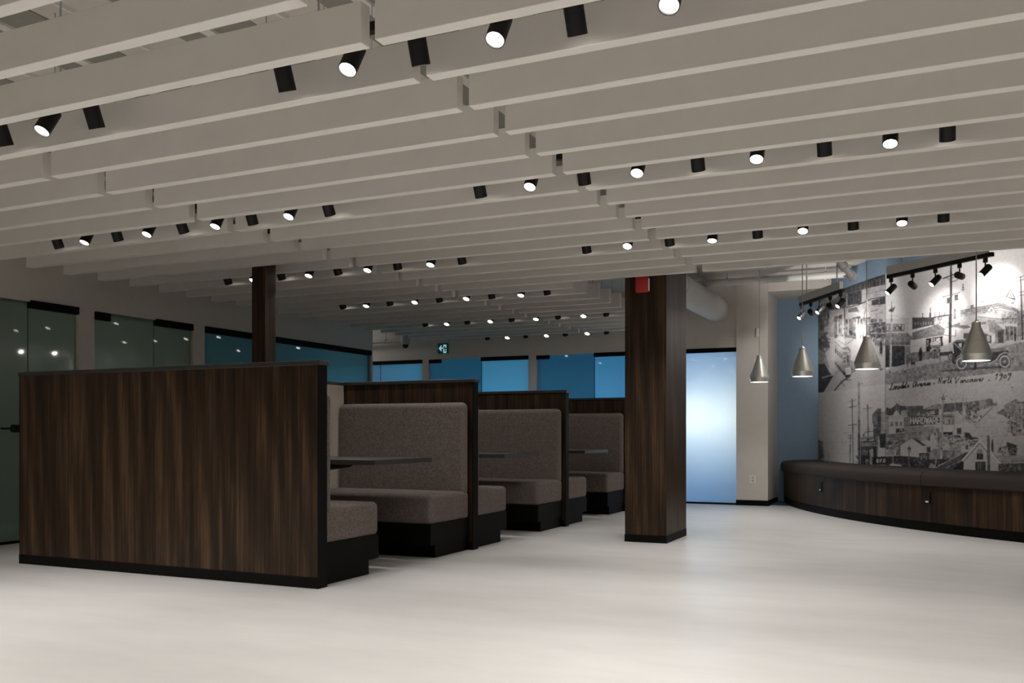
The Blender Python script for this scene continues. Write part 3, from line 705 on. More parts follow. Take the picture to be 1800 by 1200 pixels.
ln('C', .2, .9, (520, 430), (522, 60)); ln('C', .12, .8, (545, 410), (640, 335)); pg('C', .3, (602, 660), (660, 720), (685, 825), (612, 885)); ln('C', .12, .8, (600, 890), (690, 830)); ln('C', .2, .6, (270, 395), (345, 372))
pg('C', .08, (-40, 720), (190, 735), (250, 850), (315, 935), (160, 1195), (-40, 1195)); pg('C', .34, (130, 945), (290, 905), (305, 925), (140, 968))
ln('C', .13, 2.6, (345, 1160), (450, 1030), (510, 985), (600, 930)); ln('C', .16, 1.6, (440, 1020), (505, 1090)); ln('C', .16, 1.5, (510, 985), (605, 995)); ln('C', .25, .8, (320, 940), (440, 820))
pg('C', .08, (1072, 370), (1112, 370), (1122, 480), (1115, 610), (1090, 560), (1075, 610)); ln('C', .08, 1.5, (1078, 740), (1090, 835), (1122, 812)); ln('C', .14, 1.0, (940, 300), (935, 420)); ln('C', .34, .7, (700, 960), (880, 970)); pg('C', .14, (755, 1065), (800, 1030), (790, 1055))
# --- upper right: street with car and poles
clutter('C', 1420, -20, 1540, 90, 4, .28, .36); ln('A', .2, 1.1, (1267, 830), (1265, 1215)); pg('A', .13, (1220, 970), (1262, 940), (1268, 850), (1280, 940), (1330, 900), (1292, 1000), (1240, 1000))
ln('A', .3, .6, (1240, 1060), (1330, 1062), (1410, 1100), (1560, 1110)); ln('A', .3, .6, (1440, 1105), (1440, 1180)); ln('A', .3, .6, (1500, 1110), (1500, 1150))
pg('C', .44, (1165, 0), (1540, 0), (1540, 240), (1165, 225)); pg('C', .14, (1165, 78), (1480, 88), (1475, 200), (1165, 215)); pg('C', .42, (1165, 92), (1468, 100), (1464, 190), (1165, 200)); write('C', 'ER BOWL', (1180, 190), (1475, 185), 82, 74, .14, 1.5)
pg('C', .23, (1165, 225), (1530, 232), (1690, 372), (1640, 430), (1165, 430)); pg('C', .15, (1165, 385), (1690, 372), (1640, 430), (1165, 432))
for q in range(1180, 1640, 30): ln('C', .23, .8, (q, 385), (q, 428))
pg('C', .06, (1165, 432), (1480, 440), (1480, 770), (1165, 790)); clutter('C', 1180, 440, 1450, 720, 26, .03, .12, (10, 40), (40, 120)); pg('C', .22, (1480, 440), (1570, 440), (1570, 760), (1480, 780)); ln('C', .3, 1.2, (1490, 440), (1490, 780))
pg('C', .44, (1570, 340), (1760, 330), (1760, 560), (1570, 540)); pg('C', .22, (1520, 540), (1760, 590), (1760, 700), (1520, 760)); clutter('C', 1530, 550, 1740, 690, 24, .1, .3, (8, 20), (30, 70))
pg('P', .38, (1556.5, 650), (1580, 643), (1620, 633), (1651, 628), (1700, 618), (1760, 596), (1800, 592), (1970, 560), (1970, 580), (1800, 600), (1740, 614), (1660, 634), (1610, 645), (1556.5, 657))
pg('P', .26, (1556.5, 657), (1610, 645), (1660, 634), (1740, 614), (1800, 600), (1970, 578), (1970, 640), (1800, 651), (1751, 655), (1707, 660.7), (1610, 669.5), (1556.5, 676))
for _ in range(16):
    x_ = rng.uniform(1560, 1900); y_ = 668 - (x_ - 1560) * .1 + rng.uniform(-14, 2); ln('P', .22, .8, (x_, y_), (x_ + 50, y_ - 7))
pg('C', .07, (1590, 640), (1615, 610), (1640, 640), (1652, 745), (1578, 745)); ln('C', .1, 1.4, (1525, 600), (1525, 790)); ln('C', .1, .9, (1600, 740), (1595, 775)); ln('C', .1, .9, (1640, 740), (1645, 770))
pg('C', .36, (1240, 430), (1275, 430), (1265, 870), (1230, 870)); pg('C', .12, (1228, 850), (1250, 850), (1248, 885), (1225, 885)); ln('C', .27, 2.2, (1266, 0), (1268, 80)); ln('C', .3, 2.6, (1266, 80), (1257, 432))
pg('B', .11, (-20, 1135), (280, 1080), (460, 1040), (600, 1035), (600, 1215), (-20, 1215)); pg('D', .10, (-60, -20), (300, -20), (290, 100), (-60, 175))
for q in range(-10, 290, 42): pg('D', .3, (q, 55), (q + 10, 53), (q + 10, 95), (q, 97))
for q, y_, w_ in ((110, 1020, 1.6), (235, 935, 1.6), (310, 1005, 1.0), (385, 1000, 1.2), (412, 980, 1.0), (465, 1000, 1.2)): ln('B', .12, w_, (q, y_), (q, 1110))
pg('B', .12, (210, 1100), (220, 1010), (248, 1010), (250, 1090)); pg('B', .12, (95, 1130), (105, 1075), (118, 1075), (122, 1120))
pg('B', .42, (300, 1100), (600, 1050), (720, 1060), (720, 1215), (300, 1215)); clutter('B', 300, 1070, 540, 1190, 26, .14, .42, (10, 30), (15, 50)); pg('B', .2, (610, 1110), (612, 960), (630, 930), (650, 960), (650, 1115))
pg('D', .21, (-60, 225), (330, 95), (370, 90), (490, 180), (440, 268), (-60, 345)); pg('D', .46, (380, 85), (480, 130), (640, 90), (720, 45), (770, 60), (640, 150), (490, 175))
pg('D', .19, (470, 145), (725, 52), (910, 140), (760, 172), (640, 140)); pg('D', .48, (640, 138), (770, 160), (768, 315), (545, 330), (560, 275), (645, 275)); pg('D', .12, (640, 170), (652, 170), (650, 275), (640, 275))
pg('D', .54, (468, 175), (526, 175), (526, 246), (468, 246)); pg('D', .54, (572, 182), (630, 182), (630, 248), (572, 248)); ln('D', .1, 1.2, (440, 262), (645, 285))
pg('D', .46, (-60, 345), (160, 335), (160, 525), (-60, 535)); ln('D', .3, .7, (-60, 440), (160, 430)); pg('D', .05, (160, 325), (440, 280), (440, 600), (165, 560))
pg('D', .46, (163, 352), (202, 348), (200, 442), (163, 446)); write('D', 'B', (172, 432), (196, 432), 70, 70, .08, 1.2)
write('D', 'FILMS', (256, 382), (402, 366), 54, 50, .5, 1.5); write('D', 'KODAKS', (240, 434), (408, 418), 46, 42, .5, 1.3)
for y_ in (455, 490): ln('D', .42, 1.2, (248, y_), (390, y_ - 10))
clutter('D', 240, 440, 390, 600, 26, .1, .46, (15, 45), (10, 26)); pg('D', .44, (232, 500), (262, 495), (270, 635), (236, 640))
pg('D', .21, (-60, 545), (380, 520), (385, 625), (-60, 700)); clutter('D', -40, 540, 370, 610, 34, .08, .34, (8, 22), (30, 70), .05)
pg('D', .05, (40, 560), (60, 490), (78, 462), (92, 490), (110, 545), (96, 685), (56, 685)); el('D', .07, 82, 475, 14, 18)
pg('D', .5, (432, 300), (525, 290), (525, 370), (432, 385)); pg('D', .43, (392, 445), (520, 425), (520, 540), (392, 550)); pg('D', .40, (522, 400), (610, 388), (610, 520), (524, 530)); pg('D', .08, (392, 548), (600, 525), (590, 640), (524, 660), (520, 600), (396, 612)); ln('D', .1, 1.2, (390, 540), (392, 680)); pg('D', .4, (400, 605), (512, 595), (512, 670), (400, 672))
el('D', .1, 565, 615, 48, 62); el('D', .3, 565, 615, 34, 46); el('D', .1, 565, 615, 12, 16)
pg('B', .28, (720, 968), (1380, 838), (1665, 958), (1660, 1012), (1400, 930), (720, 1058))
for o_ in (0, 34, 70): ln('B', .15, 1.0, (720, 985 + o_), (1385, 850 + o_ * 1.1), (1660, 962 + o_ * .7))
pg('B', .42, (1050, 830), (1470, 705), (1540, 620), (1625, 795), (1590, 860), (1400, 850), (1050, 862)); ln('B', .2, 1.0, (1045, 838), (1475, 745)); ln('B', .22, .8, (1050, 862), (1400, 780))
pg('B', .12, (1455, 755), (1540, 615), (1625, 795), (1590, 800)); pg('B', .46, (1480, 750), (1540, 645), (1592, 775)); pg('B', .2, (1512, 735), (1540, 680), (1566, 760)); clutter('B', 1430, 790, 1600, 900, 14, .15, .4, (20, 40), (10, 20))
pg('B', .36, (1395, 935), (1645, 1000), (1645, 1215), (1395, 1215)); clutter('B', 1400, 960, 1620, 1120, 22, .12, .3, (10, 18), (16, 36)); ln('B', .1, 1.6, (1395, 1110), (1630, 1100)); clutter('B', 1440, 1110, 1630, 1180, 14, .1, .4, (6, 14), (30, 60))
pg('B', .40, (720, 1058), (1395, 935), (1395, 1215), (720, 1215)); ln('B', .2, 1.0, (720, 1075), (1395, 955)); pg('B', .26, (1000, 1120), (1160, 1160), (1160, 1215), (1000, 1215)); pg('B', .48, (1000, 1020), (1390, 1060), (1390, 1110), (1000, 1070)); ln('B', .2, 1.0, (1010, 1075), (1390, 1115))
pg('B', .16, (1130, 995), (1222, 885), (1322, 1015)); pg('B', .48, (1155, 985), (1222, 905), (1295, 1005)); pg('B', .2, (1200, 985), (1224, 935), (1255, 988)); ln('B', .4, .8, (1222, 760), (1222, 890)); ln('B', .38, .8, (1538, 290), (1538, 620))
pg('B', .2, (885, 888), (940, 880), (940, 935), (885, 942)); ln('B', .25, .8, (742, 920), (742, 970)); ln('B', .25, .8, (855, 900), (855, 950)); ln('B', .25, .8, (825, 895), (825, 955))
pg('D', .44, (1010, 20), (1160, -10), (1160, 165), (1020, 175)); pg('D', .2, (1030, 60), (1140, 50), (1140, 85), (1030, 92)); pg('D', .3, (1160, 20), (1285, 20), (1285, 250), (1200, 240))
pg('D', .45, (720, 185), (900, 170), (905, 215), (725, 240)); pg('D', .12, (770, 235), (850, 230), (850, 320), (770, 320)); pg('D', .42, (850, 230), (1000, 200), (1000, 340), (850, 330))
pg('D', .1, (1085, 225), (1225, 260), (1225, 395), (1120, 395)); pg('D', .36, (1150, 270), (1200, 275), (1200, 370), (1150, 370)); pg('D', .46, (1030, 165), (1285, 240), (1280, 268), (1210, 272), (1060, 215))
pg('D', .24, (1285, 60), (1440, 60), (1440, 395), (1285, 400)); pg('D', .1, (1330, 215), (1420, 205), (1420, 390), (1335, 395)); pg('D', .48, (1295, 65), (1400, 80), (1535, 180), (1480, 205), (1420, 175)); pg('D', .15, (1285, 185), (1445, 170), (1445, 205), (1285, 220)); pg('D', .46, (1425, 65), (1645, 90), (1645, 122), (1430, 112))
pg('D', .22, (1440, 120), (1645, 122), (1645, 325), (1440, 375)); clutter('D', 1450, 130, 1620, 250, 16, .08, .2, (20, 40), (60, 110))
for q in (1445, 1520, 1585, 1640): ln('D', .42, 1.0, (q, 110), (q, 340))
pg('P', .24, (1788, 550), (1970, 520), (1970, 572), (1788, 592)); clutter('P', 1788, 545, 1960, 572, 70, .08, .42, (2, 6), (4, 14), .15)
pg('B', .24, (1640, 990), (1770, 960), (1770, 1215), (1640, 1215)); clutter('B', 1650, 1000, 1760, 1180, 12, .1, .36, (10, 40), (14, 40))
pg('D', .06, (1590, 255), (1608, 235), (1624, 255), (1622, 365), (1598, 365)); ln('D', .1, 1.4, (1650, 270), (1655, 345)); ln('D', .1, 1.2, (1690, 275), (1692, 340))
pg('B', .11, (1690, 420), (1708, 418), (1738, 1220), (1710, 1220)); pg('D', .10, (1708, -20), (1735, -20), (1745, 340), (1715, 345))
for a_, b_ in (((1610, 455), (1790, 405)), ((1610, 512), (1790, 458)), ((1615, 700), (1790, 655)), ((1630, 748), (1790, 705))): ln('B', .14, 1.2, a_, b_)
pg('B', .07, (556, 222), (584, 222), (588, 700), (582, 1220), (534, 1220), (550, 700)); pg('D', .07, (534, -20), (582, -20), (572, 385), (530, 395))
ln('B', .08, 2.0, (440, 457), (645, 378)); ln('B', .1, 1.0, (480, 432), (562, 485), (612, 428)); ln('B', .1, 1.2, (590, 505), (650, 490), (690, 455)); ln('B', .3, .7, (495, 600), (545, 575))
ln('B', .14, 1.5, (430, 757), (712, 680)); pg('B', .1, (500, 768), (556, 760), (556, 860), (500, 866)); pg('B', .12, (625, 722), (686, 710), (686, 800), (625, 808)); ln('B', .2, 1.0, (430, 860), (555, 850)); ln('B', .14, 1.2, (560, 830), (705, 796))
ln('B', .1, 1.2, (765, 545), (765, 640)); el('B', .1, 765, 558, 10, 12); el('B', .1, 765, 600, 12, 14); ln('B', .12, .9, (742, 640), (790, 636)); el('B', .3, 762, 660, 8, 6)
# car
pg('D', .12, (330, 862), (700, 800), (1500, 755), (1540, 792), (1000, 825), (700, 850)); pg('D', .22, (600, 378), (665, 345), (850, 328), (1040, 335), (1060, 405), (620, 402)); pg('D', .06, (600, 380), (840, 372), (1060, 385), (1080, 560), (1000, 600), (620, 600))
pg('D', .44, (690, 402), (742, 396), (742, 480), (700, 440)); ln('D', .42, 1.3, (612, 388), (742, 512)); pg('D', .07, (590, 560), (1220, 520), (1480, 512), (1530, 565), (1350, 650), (1230, 725), (780, 745), (620, 745), (585, 700))
pg('D', .2, (1190, 488), (1435, 468), (1500, 520), (1210, 545)); ln('D', .1, 1.0, (1446, 430), (1448, 480)); ln('D', .32, 1.6, (640, 690), (680, 615), (740, 590), (800, 610)); ln('D', .34, 2.2, (1100, 722), (1230, 712), (1300, 672), (1370, 582), (1440, 548), (1535, 575)); ln('D', .36, 1.4, (790, 718), (1180, 716))
for q, y_, rx in ((740, 722, 92), (1440, 695, 92)):
    el('D', .1, q, y_, rx + 6, rx + 18); el('D', .38, q, y_, rx - 4, rx + 8); el('D', .09, q, y_, rx - 26, rx - 16)
    for i in range(5): ln('D', .3, .7, (q - 56 * math.cos(i * PI / 5), y_ - 66 * math.sin(i * PI / 5)), (q + 56 * math.cos(i * PI / 5), y_ + 66 * math.sin(i * PI / 5)))
    el('D', .4, q, y_, 13, 15)
el('D', .07, 965, 760, 22, 60); pg('D', .36, (1270, 715), (1330, 710), (1340, 745), (1290, 750)); pg('D', .12, (1545, 655), (1575, 632), (1612, 655))
# caption
write('C', 'Lonsdale', (1232, 1158), (1556, 1118), 105, 90, .035, 1.5, HW, .12)
write('P', 'Avenue', (1603.5, 680.4), (1636.5, 676.4), 9.5, 9.0, .035, 1.55, HW, .15)
write('D', '.', (283, 1055), (305, 1052), 60, 60, .035, 2.2, HW)
write('D', 'North', (362, 1052), (582, 1046), 92, 92, .035, 1.3, HW, .15); write('D', 'Vancouver', (628, 1050), (1120, 1008), 92, 84, .035, 1.3, HW, .15); write('D', '.', (1175, 1004), (1195, 1002), 60, 60, .035, 2.2, HW)
write('D', '1909', (1268, 982), (1545, 962), 88, 84, .035, 1.45, HW, .12); el('D', .1, 1562, 1115, 9, 10)
# --- lower left: poles and signs
pg('E', .34, (-10, 988), (300, 1012), (620, 1050), (985, 1070), (985, 1130), (-10, 1130)); ln('E', .42, .7, (75, 760), (500, 745)); ln('E', .43, .6, (75, 905), (480, 912)); ln('E', .43, .6, (75, 620), (380, 600))
pg('E', .19, (-10, 715), (75, 722), (130, 742), (136, 995), (-10, 995)); clutter('E', 60, 740, 130, 960, 14, .1, .36, (8, 25), (20, 60)); ln('E', .3, 1.0, (145, 860), (145, 992)); ln('E', .32, .9, (210, 910), (210, 1005)); ln('E', .32, .8, (390, 690), (390, 780)); ln('E', .32, .8, (428, 990), (428, 1035))
ln('E', .12, 1.5, (525, 160), (535, 700), (540, 1048)); ln('E', .2, 1.0, (475, 203), (580, 172)); ln('E', .12, 1.4, (475, 277), (582, 260)); ln('E', .1, 1.4, (475, 522), (586, 508)); ln('E', .28, .7, (390, 632), (580, 612)); pg('E', .12, (517, 200), (534, 200), (534, 290), (517, 290)); pg('E', .12, (524, 530), (544, 530), (544, 590), (524, 590))
ln('E', .15, 1.2, (502, 645), (500, 1048)); ln('E', .15, 2.0, (500, 800), (500, 880)); ln('E', .16, 1.0, (467, 664), (522, 658)); ln('E', .16, 1.0, (467, 697), (524, 690)); ln('E', .2, 1.0, (482, 792), (522, 790))
for q in range(880, 1000, 18): ln('E', .2, .8, (482, q), (505, q))
pg('E', .31, (603, -80), (633, -80), (634, 600), (604, 600)); pg('E', .2, (603, 450), (634, 450), (634, 700), (604, 700)); pg('E', .11, (604, 640), (635, 640), (636, 1050), (606, 1050)); clutter('E', 570, 920, 610, 1030, 8, .1, .3, (8, 20), (14, 30))
ln('E', .14, 1.7, (736, 240), (738, 330), (746, 690)); ln('E', .18, 1.0, (675, 300), (802, 280)); pg('E', .15, (728, 245), (748, 245), (748, 330), (730, 330)); ln('E', .18, .8, (720, 575), (770, 568))
pg('E', .20, (795, 382), (870, 290), (918, 288), (918, 560), (826, 575), (800, 470)); pg('E', .12, (868, 330), (918, 290), (918, 640), (868, 640)); clutter('E', 808, 440, 868, 560, 14, .12, .26, (10, 18), (16, 30)); pg('E', .36, (918, 332), (982, 332), (982, 640), (918, 640))
pg('E', .14, (815, 570), (918, 545), (918, 700), (815, 760)); pg('E', .07, (900, 640), (985, 630), (985, 830), (900, 825))
pg('E', .36, (640, 672), (800, 660), (812, 640), (812, 740), (640, 740)); ln('E', .12, 1.2, (640, 705), (740, 690)); ln('E', .14, 1.4, (690, 740), (810, 690)); ln('E', .14, 1.2, (695, 660), (695, 615), (812, 600)); ln('E', .12, 1.6, (680, 640), (680, 670)); pg('E', .12, (725, 690), (755, 686), (755, 740), (725, 740))
pg('E', .06, (640, 742), (880, 735), (880, 1060), (640, 1052)); write('E', 'BURNS&CO', (658, 808), (850, 800), 44, 44, .36, 1.0); ln('E', .24, .8, (650, 835), (830, 826)); ln('E', .3, .6, (645, 760), (860, 748))
pg('E', .13, (645, 850), (740, 845), (740, 930), (645, 935))
for q in (668, 700, 728): ln('E', .3, .7, (q, 850), (q, 925))
pg('E', .33, (760, 848), (815, 840), (815, 950), (765, 955)); pg('E', .30, (765, 960), (800, 955), (800, 1055), (765, 1052)); pg('E', .3, (712, 990), (742, 985), (742, 1050), (712, 1048)); pg('E', .05, (720, 1000), (736, 998), (736, 1048), (720, 1048))
ln('E', .34, 1.6, (862, 680), (872, 940)); ln('E', .42, 2.0, (886, 680), (888, 800)); pg('E', .44, (888, 830), (985, 826), (985, 942), (888, 950)); pg('E', .03, (805, 955), (990, 943), (990, 1062), (805, 1056)); write('E', 'G.F.G', (862, 1026), (985, 1022), 44, 44, .5, 1.4); ln('E', .25, .7, (870, 1045), (950, 1045))
# --- lower right: town on a hill
pg('E', .11, (985, 300), (1060, 290), (1120, 240), (1130, 205), (1150, 240), (1200, 260), (1250, 255), (1270, 280), (1250, 410), (985, 380)); clutter('E', 990, 270, 1230, 350, 40, .07, .22, (10, 30), (10, 30)); ln('E', .3, .8, (1130, 210), (1130, 320)); ln('E', .3, .8, (1165, 190), (1165, 560))
pg('E', .3, (985, 385), (1032, 395), (1032, 680), (985, 685)); pg('E', .45, (1030, 400), (1085, 375), (1112, 330), (1130, 312), (1148, 330), (1165, 370), (1200, 390), (1260, 385), (1232, 560), (1030, 560)); ln('E', .25, .8, (1030, 402), (1235, 398)); ln('E', .28, .7, (1030, 432), (1230, 428))
for q in (1050, 1112, 1172):
    pg('E', .14, (q, 472), (q + 14, 472), (q + 14, 532), (q, 532)); pg('E', .14, (q + 20, 472), (q + 34, 472), (q + 34, 530), (q + 20, 530))
pg('E', .47, (1030, 572), (1122, 570), (1115, 632), (1030, 630)); pg('E', .08, (1122, 568), (1232, 562), (1232, 608), (1118, 625)); pg('E', .3, (1165, 570), (1215, 570), (1215, 600), (1165, 605)); pg('E', .2, (1030, 640), (1250, 625), (1250, 700), (985, 690)); clutter('E', 990, 640, 1240, 770, 40, .1, .36, (12, 40), (10, 40))
pg('E', .29, (1235, 535), (1480, 520), (1480, 720), (1245, 720)); pg('F', .29, (-10, 500), (250, 540), (245, 640), (180, 700), (-10, 760))
pg('E', .17, (1272, 262), (1480, 250), (1480, 395), (1272, 395)); clutter('E', 1280, 270, 1450, 370, 26, .13, .24, (8, 16), (40, 90)); pg('E', .36, (1190, 320), (1250, 310), (1270, 380), (1190, 385)); pg('F', .15, (-10, 260), (100, 250), (100, 370), (-10, 380)); pg('F', .26, (100, 300), (270, 228), (362, 236), (362, 300), (130, 310)); pg('F', .13, (100, 305), (310, 300), (310, 385), (100, 385)); pg('F', .38, (190, 330), (255, 325), (255, 370), (190, 372)); clutter('F', 0, 330, 180, 370, 8, .2, .36)
pg('E', .22, (1228, 410), (1320, 400), (1320, 535), (1228, 545)); clutter('E', 1240, 430, 1310, 520, 10, .15, .4, (12, 40), (5, 10)); pg('E', .10, (1312, 398), (1480, 390), (1480, 520), (1312, 528)); pg('F', .10, (-10, 392), (325, 400), (325, 500), (-10, 520))
ox_, oy_ = (1320 / 7.742 + 1430), (500 / 7.742 + 680); write('P', 'HARDWARE', (1600.8, 744.4), (1653.5, 743.6), 10.6, 10.4, .50, 1.7)
ln('E', .36, .9, (1228, 548), (1480, 528)); ln('F', .36, .9, (-10, 528), (325, 506))
pg('F', .15, (362, 236), (400, 225), (645, 205), (645, 330), (520, 335), (370, 345)); pg('F', .2, (640, 215), (860, 180), (865, 310), (690, 380)); clutter('F', 650, 200, 850, 320, 50, .1, .34, (8, 30), (12, 50)); pg('F', .31, (862, 188), (990, 150), (1045, 160), (1045, 262), (870, 320)); clutter('F', 880, 195, 960, 290, 12, .2, .4, (6, 12), (30, 60)); pg('F', .18, (940, 190), (1000, 150), (1045, 170), (1045, 250), (980, 270))
clutter('F', 700, 300, 900, 460, 46, .12, .4, (10, 36), (10, 36)); pg('F', .41, (1050, 262), (1115, 262), (1255, 430), (1290, 640), (1120, 900), (900, 720), (770, 640), (800, 540), (900, 400)); ln('F', .2, 1.2, (790, 530), (1040, 270)); ln('F', .22, .8, (850, 470), (1045, 290)); pg('F', .2, (1110, 340), (1200, 290), (1250, 350), (1240, 430), (1190, 380), (1110, 365))
ln('F', .26, .8, (1100, 472), (1230, 476)); ln('F', .28, .8, (780, 552), (1040, 545)); ln('F', .28, .8, (860, 670), (1100, 680)); pg('F', .24, (1190, 250), (1300, 190), (1360, 160), (1420, 200), (1480, 190), (1480, 420), (1290, 420), (1240, 330)); clutter('F', 1250, 190, 1470, 400, 40, .14, .34, (10, 40), (8, 30)); pg('F', .2, (1040, 215), (1105, 205), (1105, 255), (1050, 260))
for y_ in (240, 262, 285): ln('F', .46, .9, (1350, y_), (1480, y_ - 6))
pg('F', .26, (1270, 380), (1480, 380), (1480, 660), (1290, 660)); clutter('F', 1230, 380, 1460, 640, 90, .1, .4, (8, 40), (8, 50)); pg('F', .42, (1250, 620), (1312, 620), (1312, 690), (1250, 692))
pg('F', .26, (372, 385), (400, 365), (500, 365), (525, 385), (525, 520), (372, 515)); pg('F', .40, (380, 345), (500, 335), (500, 365), (395, 370)); ln('F', .1, 1.2, (372, 400), (525, 405)); pg('F', .42, (392, 415), (415, 415), (415, 500), (392, 500)); pg('F', .44, (430, 418), (478, 418), (478, 502), (430, 502)); pg('F', .14, (443, 428), (466, 428), (466, 500), (443, 500))
pg('F', .47, (382, 528), (505, 520), (545, 612), (370, 612)); pg('F', .05, (372, 612), (500, 612), (500, 660), (372, 655)); pg('F', .40, (520, 335), (585, 308), (622, 390), (622, 490), (560, 520), (520, 505)); pg('F', .2, (560, 315), (590, 305), (640, 380), (622, 385)); pg('F', .44, (545, 505), (690, 480), (695, 535), (540, 555)); pg('F', .1, (555, 560), (620, 555), (620, 640), (555, 640)); clutter('F', 640, 380, 780, 480, 24, .14, .46, (16, 50), (16, 40))
clutter('F', 360, 640, 720, 780, 70, .1, .38, (14, 60), (10, 40)); pg('F', .08, (640, 615), (720, 620), (770, 680), (850, 690), (850, 710), (690, 710)); clutter('F', 690, 690, 830, 800, 26, .08, .3, (20, 60), (8, 24))
clutter('F', 250, 560, 350, 800, 36, .1, .4, (8, 26), (20, 70)); pg('F', .44, (195, 650), (232, 640), (232, 800), (140, 790), (150, 735), (195, 745)); pg('F', .16, (150, 720), (190, 640), (195, 740)); pg('F', .38, (320, 770), (370, 765), (370, 820), (320, 822))
pg('F', .26, (360, 875), (625, 860), (625, 985), (420, 1010), (360, 1000)); pg('F', .32, (350, 868), (430, 800), (640, 755), (605, 872)); pg('F', .4, (660, 765), (728, 760), (728, 840), (660, 850)); pg('F', .12, (675, 785), (712, 782), (712, 850), (675, 850)); ln('F', .12, 1.0, (350, 872), (605, 875)); clutter('F', 360, 890, 420, 990, 10, .1, .2, (15, 30), (30, 60)); pg('F', .1, (490, 905), (502, 905), (502, 945), (490, 945))
pg('E', .2, (985, 700), (1240, 695), (1240, 790), (1185, 800), (1180, 850), (985, 850)); clutter('E', 990, 700, 1180, 900, 60, .08, .36, (14, 50), (12, 50)); pg('E', .44, (1185, 792), (1340, 690), (1480, 790), (1480, 960), (1185, 935)); pg('F', .44, (-10, 715), (100, 800), (60, 955), (-10, 955)); pg('E', .1, (1340, 682), (1480, 775), (1480, 800), (1345, 700)); pg('F', .1, (-10, 695), (135, 790), (100, 805), (-10, 725)); ln('E', .14, 1.0, (1185, 790), (1340, 686))
pg('E', .07, (985, 945), (1185, 935), (1480, 960), (1480, 1120), (985, 1075)); pg('F', .07, (-10, 955), (340, 975), (420, 990), (420, 1010), (200, 1110), (-10, 1110)); clutter('E', 990, 950, 1460, 1060, 90, .04, .18, (8, 30), (6, 24)); clutter('F', 0, 960, 300, 1090, 60, .04, .2, (8, 30), (6, 24)); pg('E', .4, (1030, 1060), (1060, 1040), (1200, 1060), (1200, 1080), (1030, 1075)); pg('F', .3, (170, 1100), (200, 1030), (260, 1060), (270, 1110)); ln('F', .36, 1.0, (265, 985), (270, 1080)); ln('F', .36, 1.0, (285, 985), (260, 1080))
pg('F', .28, (180, 885), (240, 840), (335, 830), (335, 975), (180, 985)); pg('F', .1, (40, 900), (185, 895), (180, 970), (45, 972)); clutter('F', 45, 905, 170, 960, 22, .08, .34, (6, 14), (20, 40)); pg('F', .08, (148, 820), (200, 815), (200, 880), (150, 890))
pg('E', .2, (1296, 880), (1308, 880), (1306, 1095), (1292, 1095)); pg('E', .1, (1278, 835), (1292, 822), (1302, 798), (1312, 822), (1328, 838), (1312, 885), (1295, 885)); pg('E', .34, (1290, 842), (1316, 842), (1308, 872), (1297, 872)); ln('E', .34, 1.4, (1080, 770), (1080, 1050)); ln('F', .3, 2.2, (372, 100), (362, 400), (345, 830)); ln('F', .18, 1.2, (318, 148), (425, 120)); pg('F', .08, (352, 150), (366, 150), (366, 180), (352, 180)); pg('F', .08, (378, 148), (392, 148), (392, 178), (378, 178)); pg('F', .12, (462, 125), (502, 178), (492, 188), (475, 160))
ln('F', .33, 1.3, (532, 150), (530, 400), (512, 660)); ln('F', .15, 1.6, (498, 600), (497, 730)); ln('F', .34, 2.0, (640, 130), (640, 560)); ln('F', .40, 1.4, (655, 420), (662, 900)); ln('F', .43, 1.4, (1438, 230), (1452, 960)); ln('F', .42, 1.2, (1390, 400), (1380, 900)); ln('F', .42, 1.0, (1330, 370), (1328, 640)); ln('F', .3, .7, (532, 155), (870, 160))
pg('F', .13, (295, 1085), (650, 895), (720, 880), (640, 1000), (520, 1115), (295, 1115)); ln('F', .36, 1.2, (295, 1085), (660, 888)); ln('F', .3, 1.0, (400, 1105), (640, 985)); pg('F', .05, (500, 1110), (625, 1010), (650, 1010), (650, 1130), (500, 1130))
pg('F', .12, (1110, 890), (1150, 800), (1175, 860), (1190, 900)); pg('F', .4, (1180, 850), (1260, 840), (1260, 910), (1180, 910)); pg('F', .09, (1230, 760), (1250, 750), (1370, 790), (1375, 930), (1270, 925)); clutter('F', 1100, 780, 1360, 920, 24, .1, .36, (10, 40), (8, 26)); pg('F', .32, (1060, 935), (1480, 925), (1480, 1015), (1150, 1025)); ln('F', .42, 1.4, (1280, 960), (1480, 935)); ln('F', .15, .9, (1150, 1022), (1480, 1010)); pg('F', .11, (1110, 1040), (1480, 1035), (1480, 1170), (1130, 1160)); clutter('F', 1130, 1040, 1460, 1140, 70, .06, .3, (8, 40), (6, 26))
pg('F', .44, (650, 1000), (872, 745), (968, 860), (1122, 1035), (1122, 1150), (650, 1150))
for y_ in range(800, 1140, 22): ln('F', .37, .5, (max(655, 872 - (y_ - 745) * .85), y_), (min(1115, 872 + (y_ - 745) * .86), y_))
ln('F', .15, 1.2, (660, 1000), (872, 765), (965, 880)); ln('F', .52, 2.6, (630, 1000), (868, 730), (972, 852)); ln('F', .52, 2.6, (1005, 885), (1145, 1035)); pg('F', .28, (835, 850), (900, 850), (905, 905), (830, 905)); pg('F', .07, (828, 905), (915, 905), (915, 988), (828, 988)); ln('F', .2, .7, (872, 905), (872, 988)); pg('F', .5, (800, 1000), (955, 996), (955, 1015), (800, 1015)); pg('F', .09, (808, 1015), (950, 1012), (950, 1150), (808, 1150)); ln('F', .24, 1.0, (878, 1015), (878, 1150)); ln('F', .3, .8, (845, 1030), (845, 1140)); ln('F', .5, 1.0, (955, 1000), (955, 1150)); pg('F', .06, (622, 1010), (648, 1005), (648, 1140), (622, 1140))
pg('F', .15, (968, 655), (1003, 655), (1012, 1150), (972, 1150)); pg('F', .11, (1028, 715), (1052, 715), (1058, 890), (1025, 870))
